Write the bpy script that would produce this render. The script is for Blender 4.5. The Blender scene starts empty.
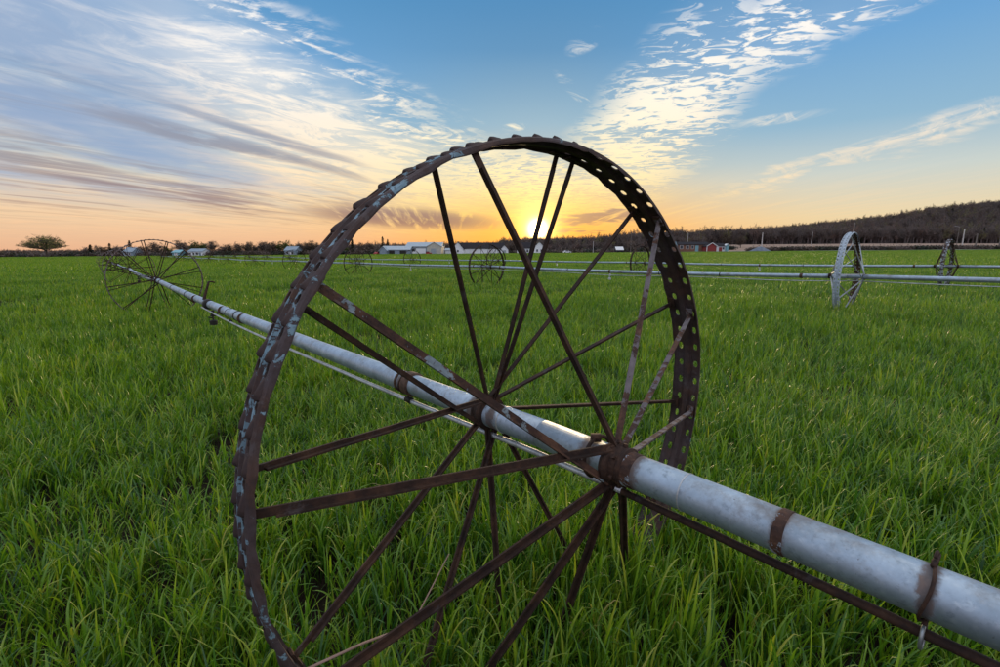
import bpy, bmesh, math, random
import numpy as np
from mathutils import Matrix, Vector, Euler

R = math.radians
sc = bpy.context.scene
COL = sc.collection

# ---------------------------------------------------------------- camera
cam = bpy.data.cameras.new("Camera")
cam_o = bpy.data.objects.new("Camera", cam)
COL.objects.link(cam_o)
sc.camera = cam_o
cam.sensor_width = 36.0
cam.lens = 478.5 / 1000 * 36
cam.clip_start = 0.05
cam.clip_end = 20000
cam_o.location = (0, 0, 1.568)
cam_o.rotation_euler = (R(90 - 9.617), 0, 0)

# ---------------------------------------------------------------- world: dusk sky
SUN_AZ, SUN_EL = 4.4, 2.7          # degrees right of +Y, above the horizon
SUN_DIR = Vector((math.sin(R(SUN_AZ)) * math.cos(R(SUN_EL)), math.cos(R(SUN_AZ)) * math.cos(R(SUN_EL)), math.sin(R(SUN_EL))))
world = bpy.data.worlds.new("World")
sc.world = world
world.use_nodes = True


def lin(c):
    """sRGB 0..255 -> linear"""
    return tuple((v / 255 / 12.92) if v / 255 <= .04045 else ((v / 255 + .055) / 1.055) ** 2.4 for v in c)


class N:
    """tiny helper round a node tree"""

    def __init__(s, nt):
        s.nt = nt

    def node(s, t, **kw):
        n = s.nt.nodes.new(t)
        for k, v in kw.items():
            setattr(n, k, v)
        return n

    def put(s, sock, v):
        if isinstance(v, bpy.types.NodeSocket):
            s.nt.links.new(v, sock)
        elif v is not None:
            if isinstance(v, (tuple, list)) and len(v) == 3 and sock.type == 'RGBA':
                v = (*v, 1)
            sock.default_value = v

    def m(s, op, a, b=None, c=None, clamp=False):
        n = s.node('ShaderNodeMath', operation=op, use_clamp=clamp)
        for i, v in enumerate((a, b, c)):
            s.put(n.inputs[i], v)
        return n.outputs[0]

    def add(s, a, b): return s.m('ADD', a, b)
    def sub(s, a, b): return s.m('SUBTRACT', a, b)
    def mul(s, a, b): return s.m('MULTIPLY', a, b)

    def ss(s, x, lo, hi, a=0.0, b=1.0):
        n = s.node('ShaderNodeMapRange', interpolation_type='SMOOTHSTEP')
        for i, v in enumerate((x, lo, hi, a, b)):
            s.put(n.inputs[i], v)
        return n.outputs[0]

    def mix(s, f, a, b, mode='MIX'):
        n = s.node('ShaderNodeMix', data_type='RGBA', blend_type=mode)
        s.put(n.inputs['Factor'], f)
        s.put(n.inputs[6], a)
        s.put(n.inputs[7], b)
        return n.outputs[2]

    def ramp(s, x, stops, interp='LINEAR'):
        n = s.node('ShaderNodeValToRGB')
        n.color_ramp.interpolation = interp
        e = n.color_ramp.elements
        while len(e) < len(stops):
            e.new(0.5)
        for el, (p, c) in zip(e, stops):
            el.position = p
            el.color = (*c, 1) if len(c) == 3 else c
        s.put(n.inputs[0], x)
        return n.outputs[0]

    def xyz(s, x, y, z=0.0):
        n = s.node('ShaderNodeCombineXYZ')
        for i, v in enumerate((x, y, z)):
            s.put(n.inputs[i], v)
        return n.outputs[0]

    def noise(s, vec, scale, detail=4, rough=.55, dist=0.0, dim='3D', w=None):
        n = s.node('ShaderNodeTexNoise', noise_dimensions=dim)
        if vec is not None:
            s.put(n.inputs['Vector'], vec)
        n.inputs['Scale'].default_value = scale
        n.inputs['Detail'].default_value = detail
        n.inputs['Roughness'].default_value = rough
        n.inputs['Distortion'].default_value = dist
        if w is not None:
            n.inputs['W'].default_value = w
        return n.outputs[0]


def build_sky():
    k = N(world.node_tree)
    bg = world.node_tree.nodes["Background"]
    sky = k.node('ShaderNodeTexSky', sky_type='NISHITA', sun_disc=False)
    sky.sun_elevation = R(SUN_EL)
    sky.sun_rotation = R(SUN_AZ)
    sky.air_density = 1.0
    sky.dust_density = 1.0
    sky.ozone_density = 3.0
    tc = k.node('ShaderNodeTexCoord').outputs['Generated']
    sep = k.node('ShaderNodeSeparateXYZ')
    k.put(sep.inputs[0], tc)
    x, y, z = sep.outputs
    zc = k.m('MAXIMUM', z, 0.0)
    el = k.mul(k.m('ARCSINE', zc), 180 / math.pi)
    az = k.mul(k.m('ARCTAN2', x, y), 180 / math.pi)
    daz = k.m('ABSOLUTE', k.sub(az, SUN_AZ))
    dot = k.node('ShaderNodeVectorMath', operation='DOT_PRODUCT')
    k.put(dot.inputs[0], tc)
    dot.inputs[1].default_value = SUN_DIR
    ang = k.mul(k.m('ARCCOSINE', k.m('MINIMUM', dot.outputs['Value'], 0.999999)), 180 / math.pi)
    e90 = k.m('MULTIPLY', el, 1 / 60)
    E = lambda d: d / 60
    away = k.ramp(e90, [(E(0), lin((236, 182, 146))), (E(3.5), lin((236, 208, 172))), (E(7.5), lin((206, 213, 206))), (E(12), lin((146, 186, 212))),
                        (E(19), lin((112, 168, 216))), (E(26), lin((84, 148, 198))), (E(45), lin((76, 136, 190))), (E(60), lin((70, 126, 182)))])
    near = k.ramp(e90, [(E(0), lin((252, 142, 32))), (E(3), lin((250, 172, 56))), (E(6), lin((228, 192, 132))), (E(9), lin((184, 194, 188))),
                        (E(14), lin((142, 182, 204))), (E(21), lin((92, 150, 194))), (E(26), lin((78, 142, 192))), (E(60), lin((70, 126, 182)))])
    back = k.ramp(e90, [(E(0), lin((150, 150, 176))), (E(6), lin((186, 170, 186))), (E(14), lin((158, 172, 204))), (E(30), lin((104, 148, 198))), (E(60), lin((70, 126, 182)))])
    right = k.ramp(e90, [(E(0), lin((240, 206, 150))), (E(3.5), lin((238, 218, 176))), (E(7.5), lin((206, 214, 208))), (E(12), lin((146, 186, 212))),
                         (E(19), lin((112, 168, 216))), (E(26), lin((84, 148, 198))), (E(45), lin((76, 136, 190))), (E(60), lin((70, 126, 182)))])
    away = k.mix(k.ss(az, 8, 34), away, right)
    near_f = k.m('EXPONENT', k.mul(k.m('POWER', k.mul(daz, 1 / 19), 2.0), -1.0))
    base = k.mix(near_f, away, near)
    base = k.mix(k.ss(daz, 70, 150), base, back)
    nish = k.mix(1.0, sky.outputs[0], (0.10, 0.10, 0.10), 'MULTIPLY')
    base = k.mix(0.12, base, nish)

    # -- clouds on a high sheet: direction projected onto a plane
    den = k.add(zc, 0.05)
    qx, qy = k.m('DIVIDE', x, den), k.m('DIVIDE', y, den)

    def rotq(a, sx, sy, off=0.0):
        c, s_ = math.cos(R(a)), math.sin(R(a))
        along = k.add(k.mul(qx, s_), k.mul(qy, c))
        acr = k.sub(k.mul(qx, c), k.mul(qy, s_))
        return k.xyz(k.mul(acr, sx), k.mul(along, sy), off)
    q = k.xyz(qx, qy, 0.0)
    wob = k.noise(q, 0.8, 3, .6)
    wob2 = k.noise(k.xyz(qx, qy, 7.0), 2.6, 3, .6)
    waz = k.add(az, k.add(k.mul(k.sub(wob, .5), 10), k.mul(k.sub(wob2, .5), 5)))
    wel = k.add(el, k.add(k.mul(k.sub(wob2, .5), 4), k.mul(k.sub(wob, .5), 5)))

    def ell(c, a, b, rot, soft=1.0, warp=True):
        A, B = (waz, wel) if warp else (az, el)
        dx, dy = k.sub(A, c[0]), k.sub(B, c[1])
        cs, sn = math.cos(R(rot)), math.sin(R(rot))
        u = k.mul(k.add(k.mul(dx, cs), k.mul(dy, sn)), 1 / a)
        v = k.mul(k.sub(k.mul(dy, cs), k.mul(dx, sn)), 1 / b)
        r2 = k.add(k.mul(u, u), k.mul(v, v))
        return k.ss(r2, 1.0 + soft * .6, 1.0 - soft * .95)

    streak = k.noise(rotq(24, .95, .42, 3.0), 1.15, 6, .60, 1.4)
    streak2 = k.noise(rotq(24, 1.9, .34, 11.0), 1.9, 5, .58, .9)
    fine = k.noise(rotq(48, 2.2, .95, 5.0), 1.7, 7, .68, 1.6)
    ripple = k.noise(rotq(14, 1.9, 3.2, 9.0), 4.2, 4, .62, .9)
    clumpy = k.noise(rotq(30, .9, .9, 15.0), 1.6, 3, .55, .8)
    broad = k.noise(rotq(15, .7, .30, 1.0), 1.3, 4, .55, .4)

    # left cirrus sheet: everything below a slanting edge that falls towards the sun
    across = k.add(k.mul(k.add(waz, 50), .469), k.mul(k.sub(wel, 6), .883))
    sheet = k.mul(k.ss(across, 27, 20), k.ss(az, 3, -9))
    sheet = k.mul(sheet, k.ss(az, -150, -70))
    edge = k.mul(k.ss(across, 6, 20), k.ss(az, -46, -20))
    d_sheet = k.add(k.add(.20, k.mul(edge, .18)), k.add(k.mul(k.ss(streak, .38, .62), .30), k.mul(k.ss(fine, .42, .62), k.add(.22, k.mul(edge, .50)))))
    d_sheet = k.m('MULTIPLY', sheet, d_sheet, clamp=True)
    # feathery rim of the sheet
    rim = k.mul(k.mul(k.ss(across, 30, 25), k.ss(across, 14, 22)), k.ss(az, 6, -6))
    rim = k.mul(rim, k.ss(az, -60, -34))
    d_rim = k.mul(k.ss(k.add(k.mul(fine, .7), k.mul(ripple, .3)), .47, .62), rim)
    # rippled bank right of the sun and its upper arm
    mC = k.m('MAXIMUM', ell((17.6, 13.8), 14, 6.2, 47), ell((29, 20.6), 12, 3.4, 12))
    d_C = k.mul(k.ss(k.add(k.add(k.mul(ripple, .55), k.mul(clumpy, .35)), k.mul(fine, .10)), .458, .54), mC)
    d_C = k.m('MAXIMUM', d_C, k.mul(k.mul(mC, clumpy), .22))
    mB = ell((2.5, 7.6), 12, 3.9, -10)
    d_B = k.mul(k.ss(k.add(k.mul(ripple, .75), k.mul(clumpy, .25)), .42, .53), k.mul(mB, .92))
    thin = k.noise(rotq(-6, 3.0, .22, 21.0), 1.8, 5, .6, .5)
    mD = k.m('MAXIMUM', ell((34, 8.6), 11.5, 1.0, 14, 1.0), ell((28.5, 12.8), 4.2, .45, 2, 1.0, False))
    mD = k.m('MAXIMUM', mD, ell((41, 10.2), 4.5, 1.3, 16, 1.0))
    d_D = k.mul(k.add(k.mul(k.ss(thin, .38, .62), .5), k.mul(k.ss(fine, .42, .6), .5)), k.mul(mD, .8))
    mS = k.m('MAXIMUM', ell((9.2, 21.5), 2.0, .9, 20, 1.0, False), ell((8.5, 17.0), 2.8, .6, -38, 1.0, False))
    mS = k.m('MAXIMUM', mS, ell((1.6, 13.7), 1.6, .4, 4, 1.0, False))
    d_S = k.mul(k.ss(fine, .46, .64), k.mul(mS, .75))
    # low thin veil towards the sun, warm streaks over the horizon
    veil = k.mul(k.ss(thin, .42, .70), k.mul(k.ss(el, 9.5, 3), k.ss(daz, 60, 8)))
    # bright cirrus cover added out of view, overhead and behind, to light the field
    wide = k.mul(k.add(.45, k.mul(k.ss(broad, .36, .58), .55)), k.m('MAXIMUM', k.mul(k.ss(el, 27, 45), 1.0), k.mul(k.ss(daz, 58, 85), .8)))
    lit = k.m('MAXIMUM', d_sheet, d_rim)
    for t in (d_C, d_B, d_D, d_S, k.mul(veil, .5), wide):
        lit = k.m('MAXIMUM', lit, t)
    lit = k.mul(lit, k.ss(el, 0.0, 3.0, .35, 1.0))
    lit_c = k.mix(near_f,
                  k.ramp(e90, [(E(0), lin((246, 186, 140))), (E(5), lin((250, 214, 170))), (E(10), lin((248, 230, 206))), (E(17), lin((248, 242, 234))), (E(30), lin((246, 246, 248)))]),
                  k.ramp(e90, [(E(0), lin((255, 170, 50))), (E(4), lin((255, 214, 100))), (E(8), lin((255, 234, 168))), (E(14), lin((255, 244, 214))), (E(24), lin((246, 244, 238)))]))
    lit_c = k.mix(k.mul(k.ss(daz, 70, 150), k.ss(el, 40, 10)), lit_c, lin((206, 200, 212)))
    col = k.mix(lit, base, lit_c)
    # grey-violet undersides and bars
    inner = k.mul(k.ss(across, 24, 8), k.mul(k.ss(az, 2, -14), k.ss(az, -150, -70)))
    shade = k.mul(k.mul(k.ss(streak2, .47, .70), k.ss(el, 1.5, 5)), k.mul(inner, .62))
    blue_in = k.mul(k.mul(k.ss(broad, .34, .58), inner), k.mul(k.ss(el, 3, 8), k.sub(.85, k.mul(edge, .74))))
    bars = k.m('MAXIMUM', k.mul(ell((-28, 10.4), 14, .8, -10, 1.0, False), .85), k.mul(ell((-37, 6.4), 15, 1.1, -10, 1.0, False), .7))
    bars = k.m('MAXIMUM', bars, k.mul(ell((-24, 11.4), 9, .5, -13, 1.0, False), .7))
    bars = k.mul(bars, k.ss(streak2, .34, .56))
    low = k.m('MAXIMUM', k.mul(ell((-11, 3.9), 11, 1.2, -3, 1.0, False), .9), k.mul(ell((11, 3.6), 5.5, .9, 4), .75))
    low = k.mul(low, k.ss(thin, .28, .52))
    dark_c = k.ramp(e90, [(E(0), lin((190, 130, 84))), (E(4), lin((150, 118, 112))), (E(9), lin((150, 148, 156))), (E(18), lin((130, 152, 186))), (E(30), lin((110, 146, 196)))])
    col = k.mix(blue_in, col, lin((140, 164, 198)))
    veil_l = k.mul(k.mul(k.ss(az, -24, -47), k.ss(el, 5, 11)), k.mul(k.ss(az, -150, -70), .50))
    col = k.mix(k.mul(veil_l, k.ss(fine, .72, .42, .45, 1.0)), col, lin((136, 160, 194)))
    col = k.mix(shade, col, dark_c)
    col = k.mix(bars, col, dark_c)
    col = k.mix(low, col, dark_c)
    # low western sky dimmed so the unseen high cloud lights the field relatively more
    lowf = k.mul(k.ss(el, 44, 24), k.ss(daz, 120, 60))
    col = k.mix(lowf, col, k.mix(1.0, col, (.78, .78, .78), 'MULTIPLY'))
    # the sun itself and the bright air round it
    glow = k.mul(k.m('EXPONENT', k.mul(k.m('POWER', k.mul(ang, 1 / 1.9), 1.5), -1.0)), 1.1)
    glow2 = k.mul(k.m('EXPONENT', k.mul(ang, -1 / 6.0)), .26)
    col = k.mix(1.0, col, k.mix(1.0, k.xyz(glow, glow, glow), (1.0, .72, .25), 'MULTIPLY'), 'ADD')
    col = k.mix(1.0, col, k.mix(1.0, k.xyz(glow2, glow2, glow2), (1.0, .55, .10), 'MULTIPLY'), 'ADD')
    disc = k.mul(k.m('EXPONENT', k.mul(k.m('POWER', k.mul(ang, 1 / .8), 2.0), -1.0)), 6.0)
    col = k.mix(1.0, col, k.mix(1.0, k.xyz(disc, disc, disc), (1.0, .86, .5), 'MULTIPLY'), 'ADD')
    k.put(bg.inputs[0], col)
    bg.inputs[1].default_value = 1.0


build_sky()
sun_l = bpy.data.lights.new("Sun", 'SUN')
sun_o = bpy.data.objects.new("Sun", sun_l)
COL.objects.link(sun_o)
sun_l.energy = 1.6
sun_l.angle = R(9)
sun_l.color = (1.0, .70, .38)
sun_o.rotation_euler = (-SUN_DIR).to_track_quat('-Z', 'Y').to_euler()
sun_o.location = (10, 60, 30)

sc.view_settings.view_transform = 'Standard'
sc.view_settings.look = 'None'
sc.view_settings.gamma = 1.0
sc.view_settings.use_curve_mapping = False
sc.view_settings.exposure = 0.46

# ---------------------------------------------------------------- helpers
def mesh_obj(name, verts, faces, mat, parent=None, smooth=False, mats=None, mi=None):
    me = bpy.data.meshes.new(name)
    me.from_pydata([tuple(v) for v in verts], [], faces)
    for m_ in (mats or [mat]):
        me.materials.append(m_)
    if mi is not None:
        me.polygons.foreach_set('material_index', np.array(mi, dtype=np.int32))
    if smooth:
        me.polygons.foreach_set('use_smooth', np.ones(len(me.polygons), dtype=bool))
    me.update()
    o = bpy.data.objects.new(name, me)
    COL.objects.link(o)
    if parent is not None:
        o.parent = parent
    return o


def link_copy(name, data, parent=None, loc=None, rot=None, mat4=None):
    o = bpy.data.objects.new(name, data)
    COL.objects.link(o)
    if parent is not None:
        o.parent = parent
    if mat4 is not None:
        o.matrix_local = mat4
    if loc is not None:
        o.location = loc
    if rot is not None:
        o.rotation_euler = rot
    return o


def empty(name, loc=(0, 0, 0), rz=0.0):
    o = bpy.data.objects.new(name, None)
    COL.objects.link(o)
    o.location = loc
    o.rotation_euler = (0, 0, rz)
    o.empty_display_size = .2
    return o


def tag(o, label=None, cat=None, group=None, kind=None):
    if label: o['label'] = label
    if cat: o['category'] = cat
    if group: o['group'] = group
    if kind: o['kind'] = kind
    return o


class MB:
    """collects simple solids into one mesh"""

    def __init__(s):
        s.v, s.f, s.mi, s.cur = [], [], [], 0

    def _f(s, fs, base):
        for f in fs:
            s.f.append([i + base for i in f])
            s.mi.append(s.cur)

    def box(s, c, d, M=None):
        b = len(s.v)
        for z in (-1, 1):
            for y in (-1, 1):
                for x in (-1, 1):
                    p = Vector((c[0] + x * d[0] / 2, c[1] + y * d[1] / 2, c[2] + z * d[2] / 2))
                    s.v.append(M @ p if M else p)
        s._f([(0, 2, 3, 1), (4, 5, 7, 6), (0, 1, 5, 4), (2, 6, 7, 3), (0, 4, 6, 2), (1, 3, 7, 5)], b)
        return s

    def tube(s, pts, rad, n=8, caps=True, ell=None):
        """tube along points; rad: float or list"""
        pts = [Vector(p) for p in pts]
        if not isinstance(rad, (list, tuple)):
            rad = [rad] * len(pts)
        b = len(s.v)
        ref = None
        for i, p in enumerate(pts):
            t = (pts[min(i + 1, len(pts) - 1)] - pts[max(i - 1, 0)]).normalized()
            if ref is None:
                ref = Vector((0, 0, 1)) if abs(t.z) < .9 else Vector((1, 0, 0))
            e1 = t.cross(ref).normalized()
            e2 = e1.cross(t).normalized()
            ref = e2
            for j in range(n):
                a = 2 * math.pi * j / n
                s.v.append(p + rad[i] * (math.cos(a) * e1 + math.sin(a) * e2))
        fs = []
        for i in range(len(pts) - 1):
            for j in range(n):
                k2 = (j + 1) % n
                fs.append((i * n + j, i * n + k2, (i + 1) * n + k2, (i + 1) * n + j))
        if caps:
            fs.append(tuple(range(n - 1, -1, -1)))
            fs.append(tuple((len(pts) - 1) * n + j for j in range(n)))
        s._f(fs, b)
        return s

    def bar(s, p0, p1, w, t, wdir):
        """flat bar from p0 to p1; width along wdir"""
        p0, p1, wdir = Vector(p0), Vector(p1), Vector(wdir)
        d = (p1 - p0).normalized()
        wd = (wdir - d * wdir.dot(d)).normalized()
        td = d.cross(wd)
        b = len(s.v)
        for p in (p0, p1):
            for a, c in ((-1, -1), (1, -1), (1, 1), (-1, 1)):
                s.v.append(p + wd * (a * w / 2) + td * (c * t / 2))
        s._f([(0, 3, 2, 1), (4, 5, 6, 7), (0, 1, 5, 4), (1, 2, 6, 5), (2, 3, 7, 6), (3, 0, 4, 7)], b)
        return s

    def lathe(s, prof, M=None, n=16):
        """prof: (z, r) list around z"""
        b = len(s.v)
        for z, r in prof:
            for j in range(n):
                a = 2 * math.pi * j / n
                p = Vector((r * math.cos(a), r * math.sin(a), z))
                s.v.append(M @ p if M else p)
        fs = []
        for i in range(len(prof) - 1):
            for j in range(n):
                k2 = (j + 1) % n
                fs.append((i * n + j, i * n + k2, (i + 1) * n + k2, (i + 1) * n + j))
        fs.append(tuple(range(n - 1, -1, -1)))
        fs.append(tuple((len(prof) - 1) * n + j for j in range(n)))
        s._f(fs, b)
        return s

    def poly(s, vs, fs):
        b = len(s.v)
        s.v += [Vector(v) for v in vs]
        s._f(fs, b)
        return s

    def build(s, name, mat, parent=None, smooth=False, mats=None):
        return mesh_obj(name, s.v, s.f, mat, parent, smooth, mats, s.mi if mats else None)


# ---------------------------------------------------------------- materials
def new_mat(name):
    m_ = bpy.data.materials.new(name)
    m_.use_nodes = True
    k = N(m_.node_tree)
    return m_, k, m_.node_tree.nodes["Principled BSDF"]


def bump(k, bs, h, strength=.3, dist=.01):
    b = k.node('ShaderNodeBump')
    b.inputs['Strength'].default_value = strength
    b.inputs['Distance'].default_value = dist
    k.put(b.inputs['Height'], h)
    k.put(bs.inputs['Normal'], b.outputs[0])


def simple_mat(name, col, rough=.7, metal=0.0, var=.15, scale=6.0, spec=.4):
    m_, k, bs = new_mat(name)
    tc = k.node('ShaderNodeTexCoord').outputs['Object']
    n = k.noise(tc, scale, 5, .6)
    c2 = tuple(c * (1 - var * 1.6) for c in col)
    c3 = tuple(min(1, c * (1 + var)) for c in col)
    k.put(bs.inputs['Base Color'], k.ramp(n, [(.3, c2), (.7, c3)]))
    bs.inputs['Roughness'].default_value = rough
    bs.inputs['Metallic'].default_value = metal
    bs.inputs['Specular IOR Level'].default_value = spec
    return m_


def rust_mat(name, paint=None, amount=.5, use_attr=False, dark=1.0, tint=None):
    m_, k, bs = new_mat(name)
    tc = k.node('ShaderNodeTexCoord').outputs['Object']
    n1 = k.noise(tc, 14, 8, .65)
    n2 = k.noise(tc, 60, 6, .7)
    n3 = k.noise(tc, 5, 4, .6)
    d = dark
    rust = k.ramp(n1, [(.30, (.026 * d, .014 * d, .011 * d)), (.48, (.062 * d, .030 * d, .020 * d)), (.62, (.12 * d, .056 * d, .032 * d)), (.78, (.19 * d, .095 * d, .055 * d))])
    rust = k.mix(k.ss(n2, .55, .75, 0, .5), rust, (.23 * d, .13 * d, .085 * d))
    rust = k.mix(k.ss(n2, .48, .30, 0, .7), rust, (.015, .010, .010))
    if tint:
        rust = k.mix(k.ss(n3, .40, .60, .25, .8), rust, k.mix(k.ss(n2, .4, .7), tint, tuple(c * .6 for c in tint)))
    rust = k.mix(k.ss(k.noise(tc, 9, 7, .75, .4), .58, .66, 0, .55), rust, (.15 * d, .125 * d, .125 * d))
    rough = .78
    h = k.add(k.mul(n1, .6), k.mul(n2, .5))
    if paint:
        tn = k.noise(tc, 19, 9, .74, .5)
        mask = k.ss(k.add(tn, k.mul(k.sub(n3, .5), .5)), 1 - amount - .012, 1 - amount + .012)
        if use_attr:
            at = k.node('ShaderNodeAttribute', attribute_name='outer').outputs['Fac']
            if use_attr == 'solid':
                mask = k.mul(mask, k.ss(at, .05, .3))
            else:
                mask = k.ss(k.add(k.add(tn, k.mul(k.sub(n3, .5), .5)), k.mul(k.sub(at, 1.0), .13)), 1 - amount - .012, 1 - amount + .012)
                mask = k.mul(mask, k.ss(at, .05, .3))
        pc = k.ramp(k.noise(tc, 25, 5, .6), [(.3, tuple(c * .62 for c in paint)), (.6, paint), (.8, tuple(min(1, c * 1.25) for c in paint))])
        rust = k.mix(mask, rust, pc)
        h = k.add(h, k.mul(mask, .6))
    k.put(bs.inputs['Base Color'], rust)
    bs.inputs['Roughness'].default_value = rough
    bs.inputs['Specular IOR Level'].default_value = .35
    bump(k, bs, h, .6, .004)
    return m_


def galv_mat(name, base=(.38, .455, .535), rusty=0.15, stains=()):
    """weathered aluminium / galvanised tube"""
    m_, k, bs = new_mat(name)
    tc = k.node('ShaderNodeTexCoord').outputs['Object']
    n1 = k.noise(tc, 7, 6, .62)
    n2 = k.noise(tc, 45, 5, .65)
    v = k.node('ShaderNodeTexVoronoi')
    v.inputs['Scale'].default_value = 70
    k.put(v.inputs['Vector'], tc)
    sp = k.noise(tc, 110, 2, .5)
    b = base
    c = k.ramp(n1, [(.25, tuple(x * .66 for x in b)), (.5, b), (.75, tuple(min(1, x * 1.35) for x in b))])
    c = k.mix(k.ss(n2, .52, .72, 0, .55), c, tuple(x * .52 for x in b))
    n4 = k.noise(tc, 22, 6, .75, .8)
    c = k.mix(k.ss(n4, .56, .66, 0, .5), c, (.55, .62, .68))
    scr = k.node('ShaderNodeMapping')
    k.put(scr.inputs[0], tc)
    scr.inputs['Rotation'].default_value = (0, 0, -R(39.96))
    scr.inputs['Scale'].default_value = (90, 3, 90)
    c = k.mix(k.ss(k.noise(scr.outputs[0], 1.0, 4, .6), .60, .72, 0, .35), c, tuple(x * .45 for x in b))
    c = k.mix(k.ss(v.outputs['Distance'], .0, .5, .16, 0), c, (.75, .78, .8))
    # scale and stain along the belly and small rust freckles
    c = k.mix(k.ss(sp, .70, .76, 0, .6), c, (.12, .08, .06))
    stain = k.ss(k.noise(tc, 4.2, 7, .72), .52, .70, 0, .55 + rusty)
    c = k.mix(stain, c, (.22, .19, .17))
    if stains:
        # rust that has bled from the clamps and hubs
        sx = k.node('ShaderNodeSeparateXYZ')
        k.put(sx.inputs[0], tc)
        t_ = k.add(k.mul(sx.outputs[0], -math.sin(R(39.96))), k.mul(sx.outputs[1], math.cos(R(39.96))))
        nz = k.noise(tc, 30, 6, .7, .6)
        tot = None
        for d0, w_ in stains:
            g_ = k.m('EXPONENT', k.mul(k.m('POWER', k.m('ABSOLUTE', k.mul(k.sub(t_, d0), 1 / w_)), 1.5), -1.0))
            tot = g_ if tot is None else k.m('MAXIMUM', tot, g_)
        msk = k.ss(k.add(k.mul(tot, .75), k.mul(k.sub(nz, .5), .9)), .30, .62, 0, .85)
        c = k.mix(msk, c, k.ramp(nz, [(.35, (.045, .026, .018)), (.7, (.16, .085, .05))]))
        stain = k.m('MAXIMUM', stain, msk)
    k.put(bs.inputs['Base Color'], c)
    bs.inputs['Metallic'].default_value = .7
    if stains:
        k.put(bs.inputs['Metallic'], k.mul(k.sub(1.0, msk), .7))
    k.put(bs.inputs['Roughness'], k.add(.46, k.add(k.mul(n2, .14), k.mul(stain, .2))))
    bump(k, bs, k.add(n2, k.mul(n1, .6)), .12, .003)
    return m_


M = {}
M['rim_near'] = rust_mat('rim_rust_paint', (.21, .32, .385), .475, True, .8, (.082, .062, .066))
M['rust'] = rust_mat('rust_dark', dark=.55)
M['rust_paint'] = rust_mat('rust_with_paint', (.24, .29, .32), .43)
M['rust_violet'] = rust_mat('rust_greyish', (.19, .16, .165), .52, dark=1.1)
M['lug'] = rust_mat('lug_rust', (.17, .22, .25), .40, False, .8, (.082, .062, .066))
M['pipe'] = galv_mat('pipe_aluminium')
M['pipe_near'] = galv_mat('pipe_aluminium_rust_stained', stains=((-1.015, .020), (-.765, .022), (-.37, .05), (-.22, .04), (.24, .04), (.37, .04), (.95, .05), (2.95, .05)))
M['rod'] = galv_mat('rod_galvanised', (.62, .64, .66))
M['rim_galv'] = rust_mat('rim_worn_galvanised', (.46, .53, .60), .64, 'solid')
M['rim_mixed'] = rust_mat('rim_half_rusted', (.42, .46, .52), .47, dark=.8)
M['spoke_galv'] = simple_mat('spoke_galvanised', (.42, .45, .48), .5, .5)
M['dark_metal'] = simple_mat('dark_metal', (.035, .03, .028), .6, .4)
M['seam'] = simple_mat('band_rust', (.10, .055, .035), .75, .1, .4, 40)
M['patchy'] = rust_mat('patchy_rust_on_pipe', (.33, .37, .41), .45)
M['weld'] = simple_mat('weld_seam', (.62, .62, .62), .45, .6)

# ---------------------------------------------------------------- terrain
def sst(a, b, x):
    t = min(1, max(0, (x - a) / (b - a)))
    return t * t * (3 - 2 * t)


CREST = [(-4000, 0), (-400, 0), (-150, 1), (-90, 2), (0, 4), (50, 6), (120, 3), (160, 4), (230, 5), (300, 9), (360, 13), (420, 20), (470, 25), (520, 31), (560, 39), (620, 46), (680, 50), (800, 56), (1100, 62), (4000, 60)]


def crest(x):
    for (x0, z0), (x1, z1) in zip(CREST, CREST[1:]):
        if x <= x1:
            return z0 + (z1 - z0) * max(0, (x - x0) / (x1 - x0))
    return CREST[-1][1]


def ground(x, y):
    tilt = .0075 * max(-260, min(260, x))
    z = tilt + .8 * sst(40, 220, y)
    z += .035 * math.sin(x * .45 + 1.3) * math.sin(y * .37 + .6) * sst(2.5, 8, math.hypot(x, y)) + .05 * math.sin(x * .11 + .4) * math.sin(y * .09 + 2.0) * sst(6, 25, math.hypot(x, y))
    if y > 214.5:
        z += .5 * sst(214.5, 219, y) * sst(30, 100, x)
    if y > 222:
        z += 4.3 * sst(236, 330, y) * sst(40, 150, x)
        z += crest(x * 650 / max(y, 400)) * sst(335, 650, y)
    return z


FIELD_Y = 216.0


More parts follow.
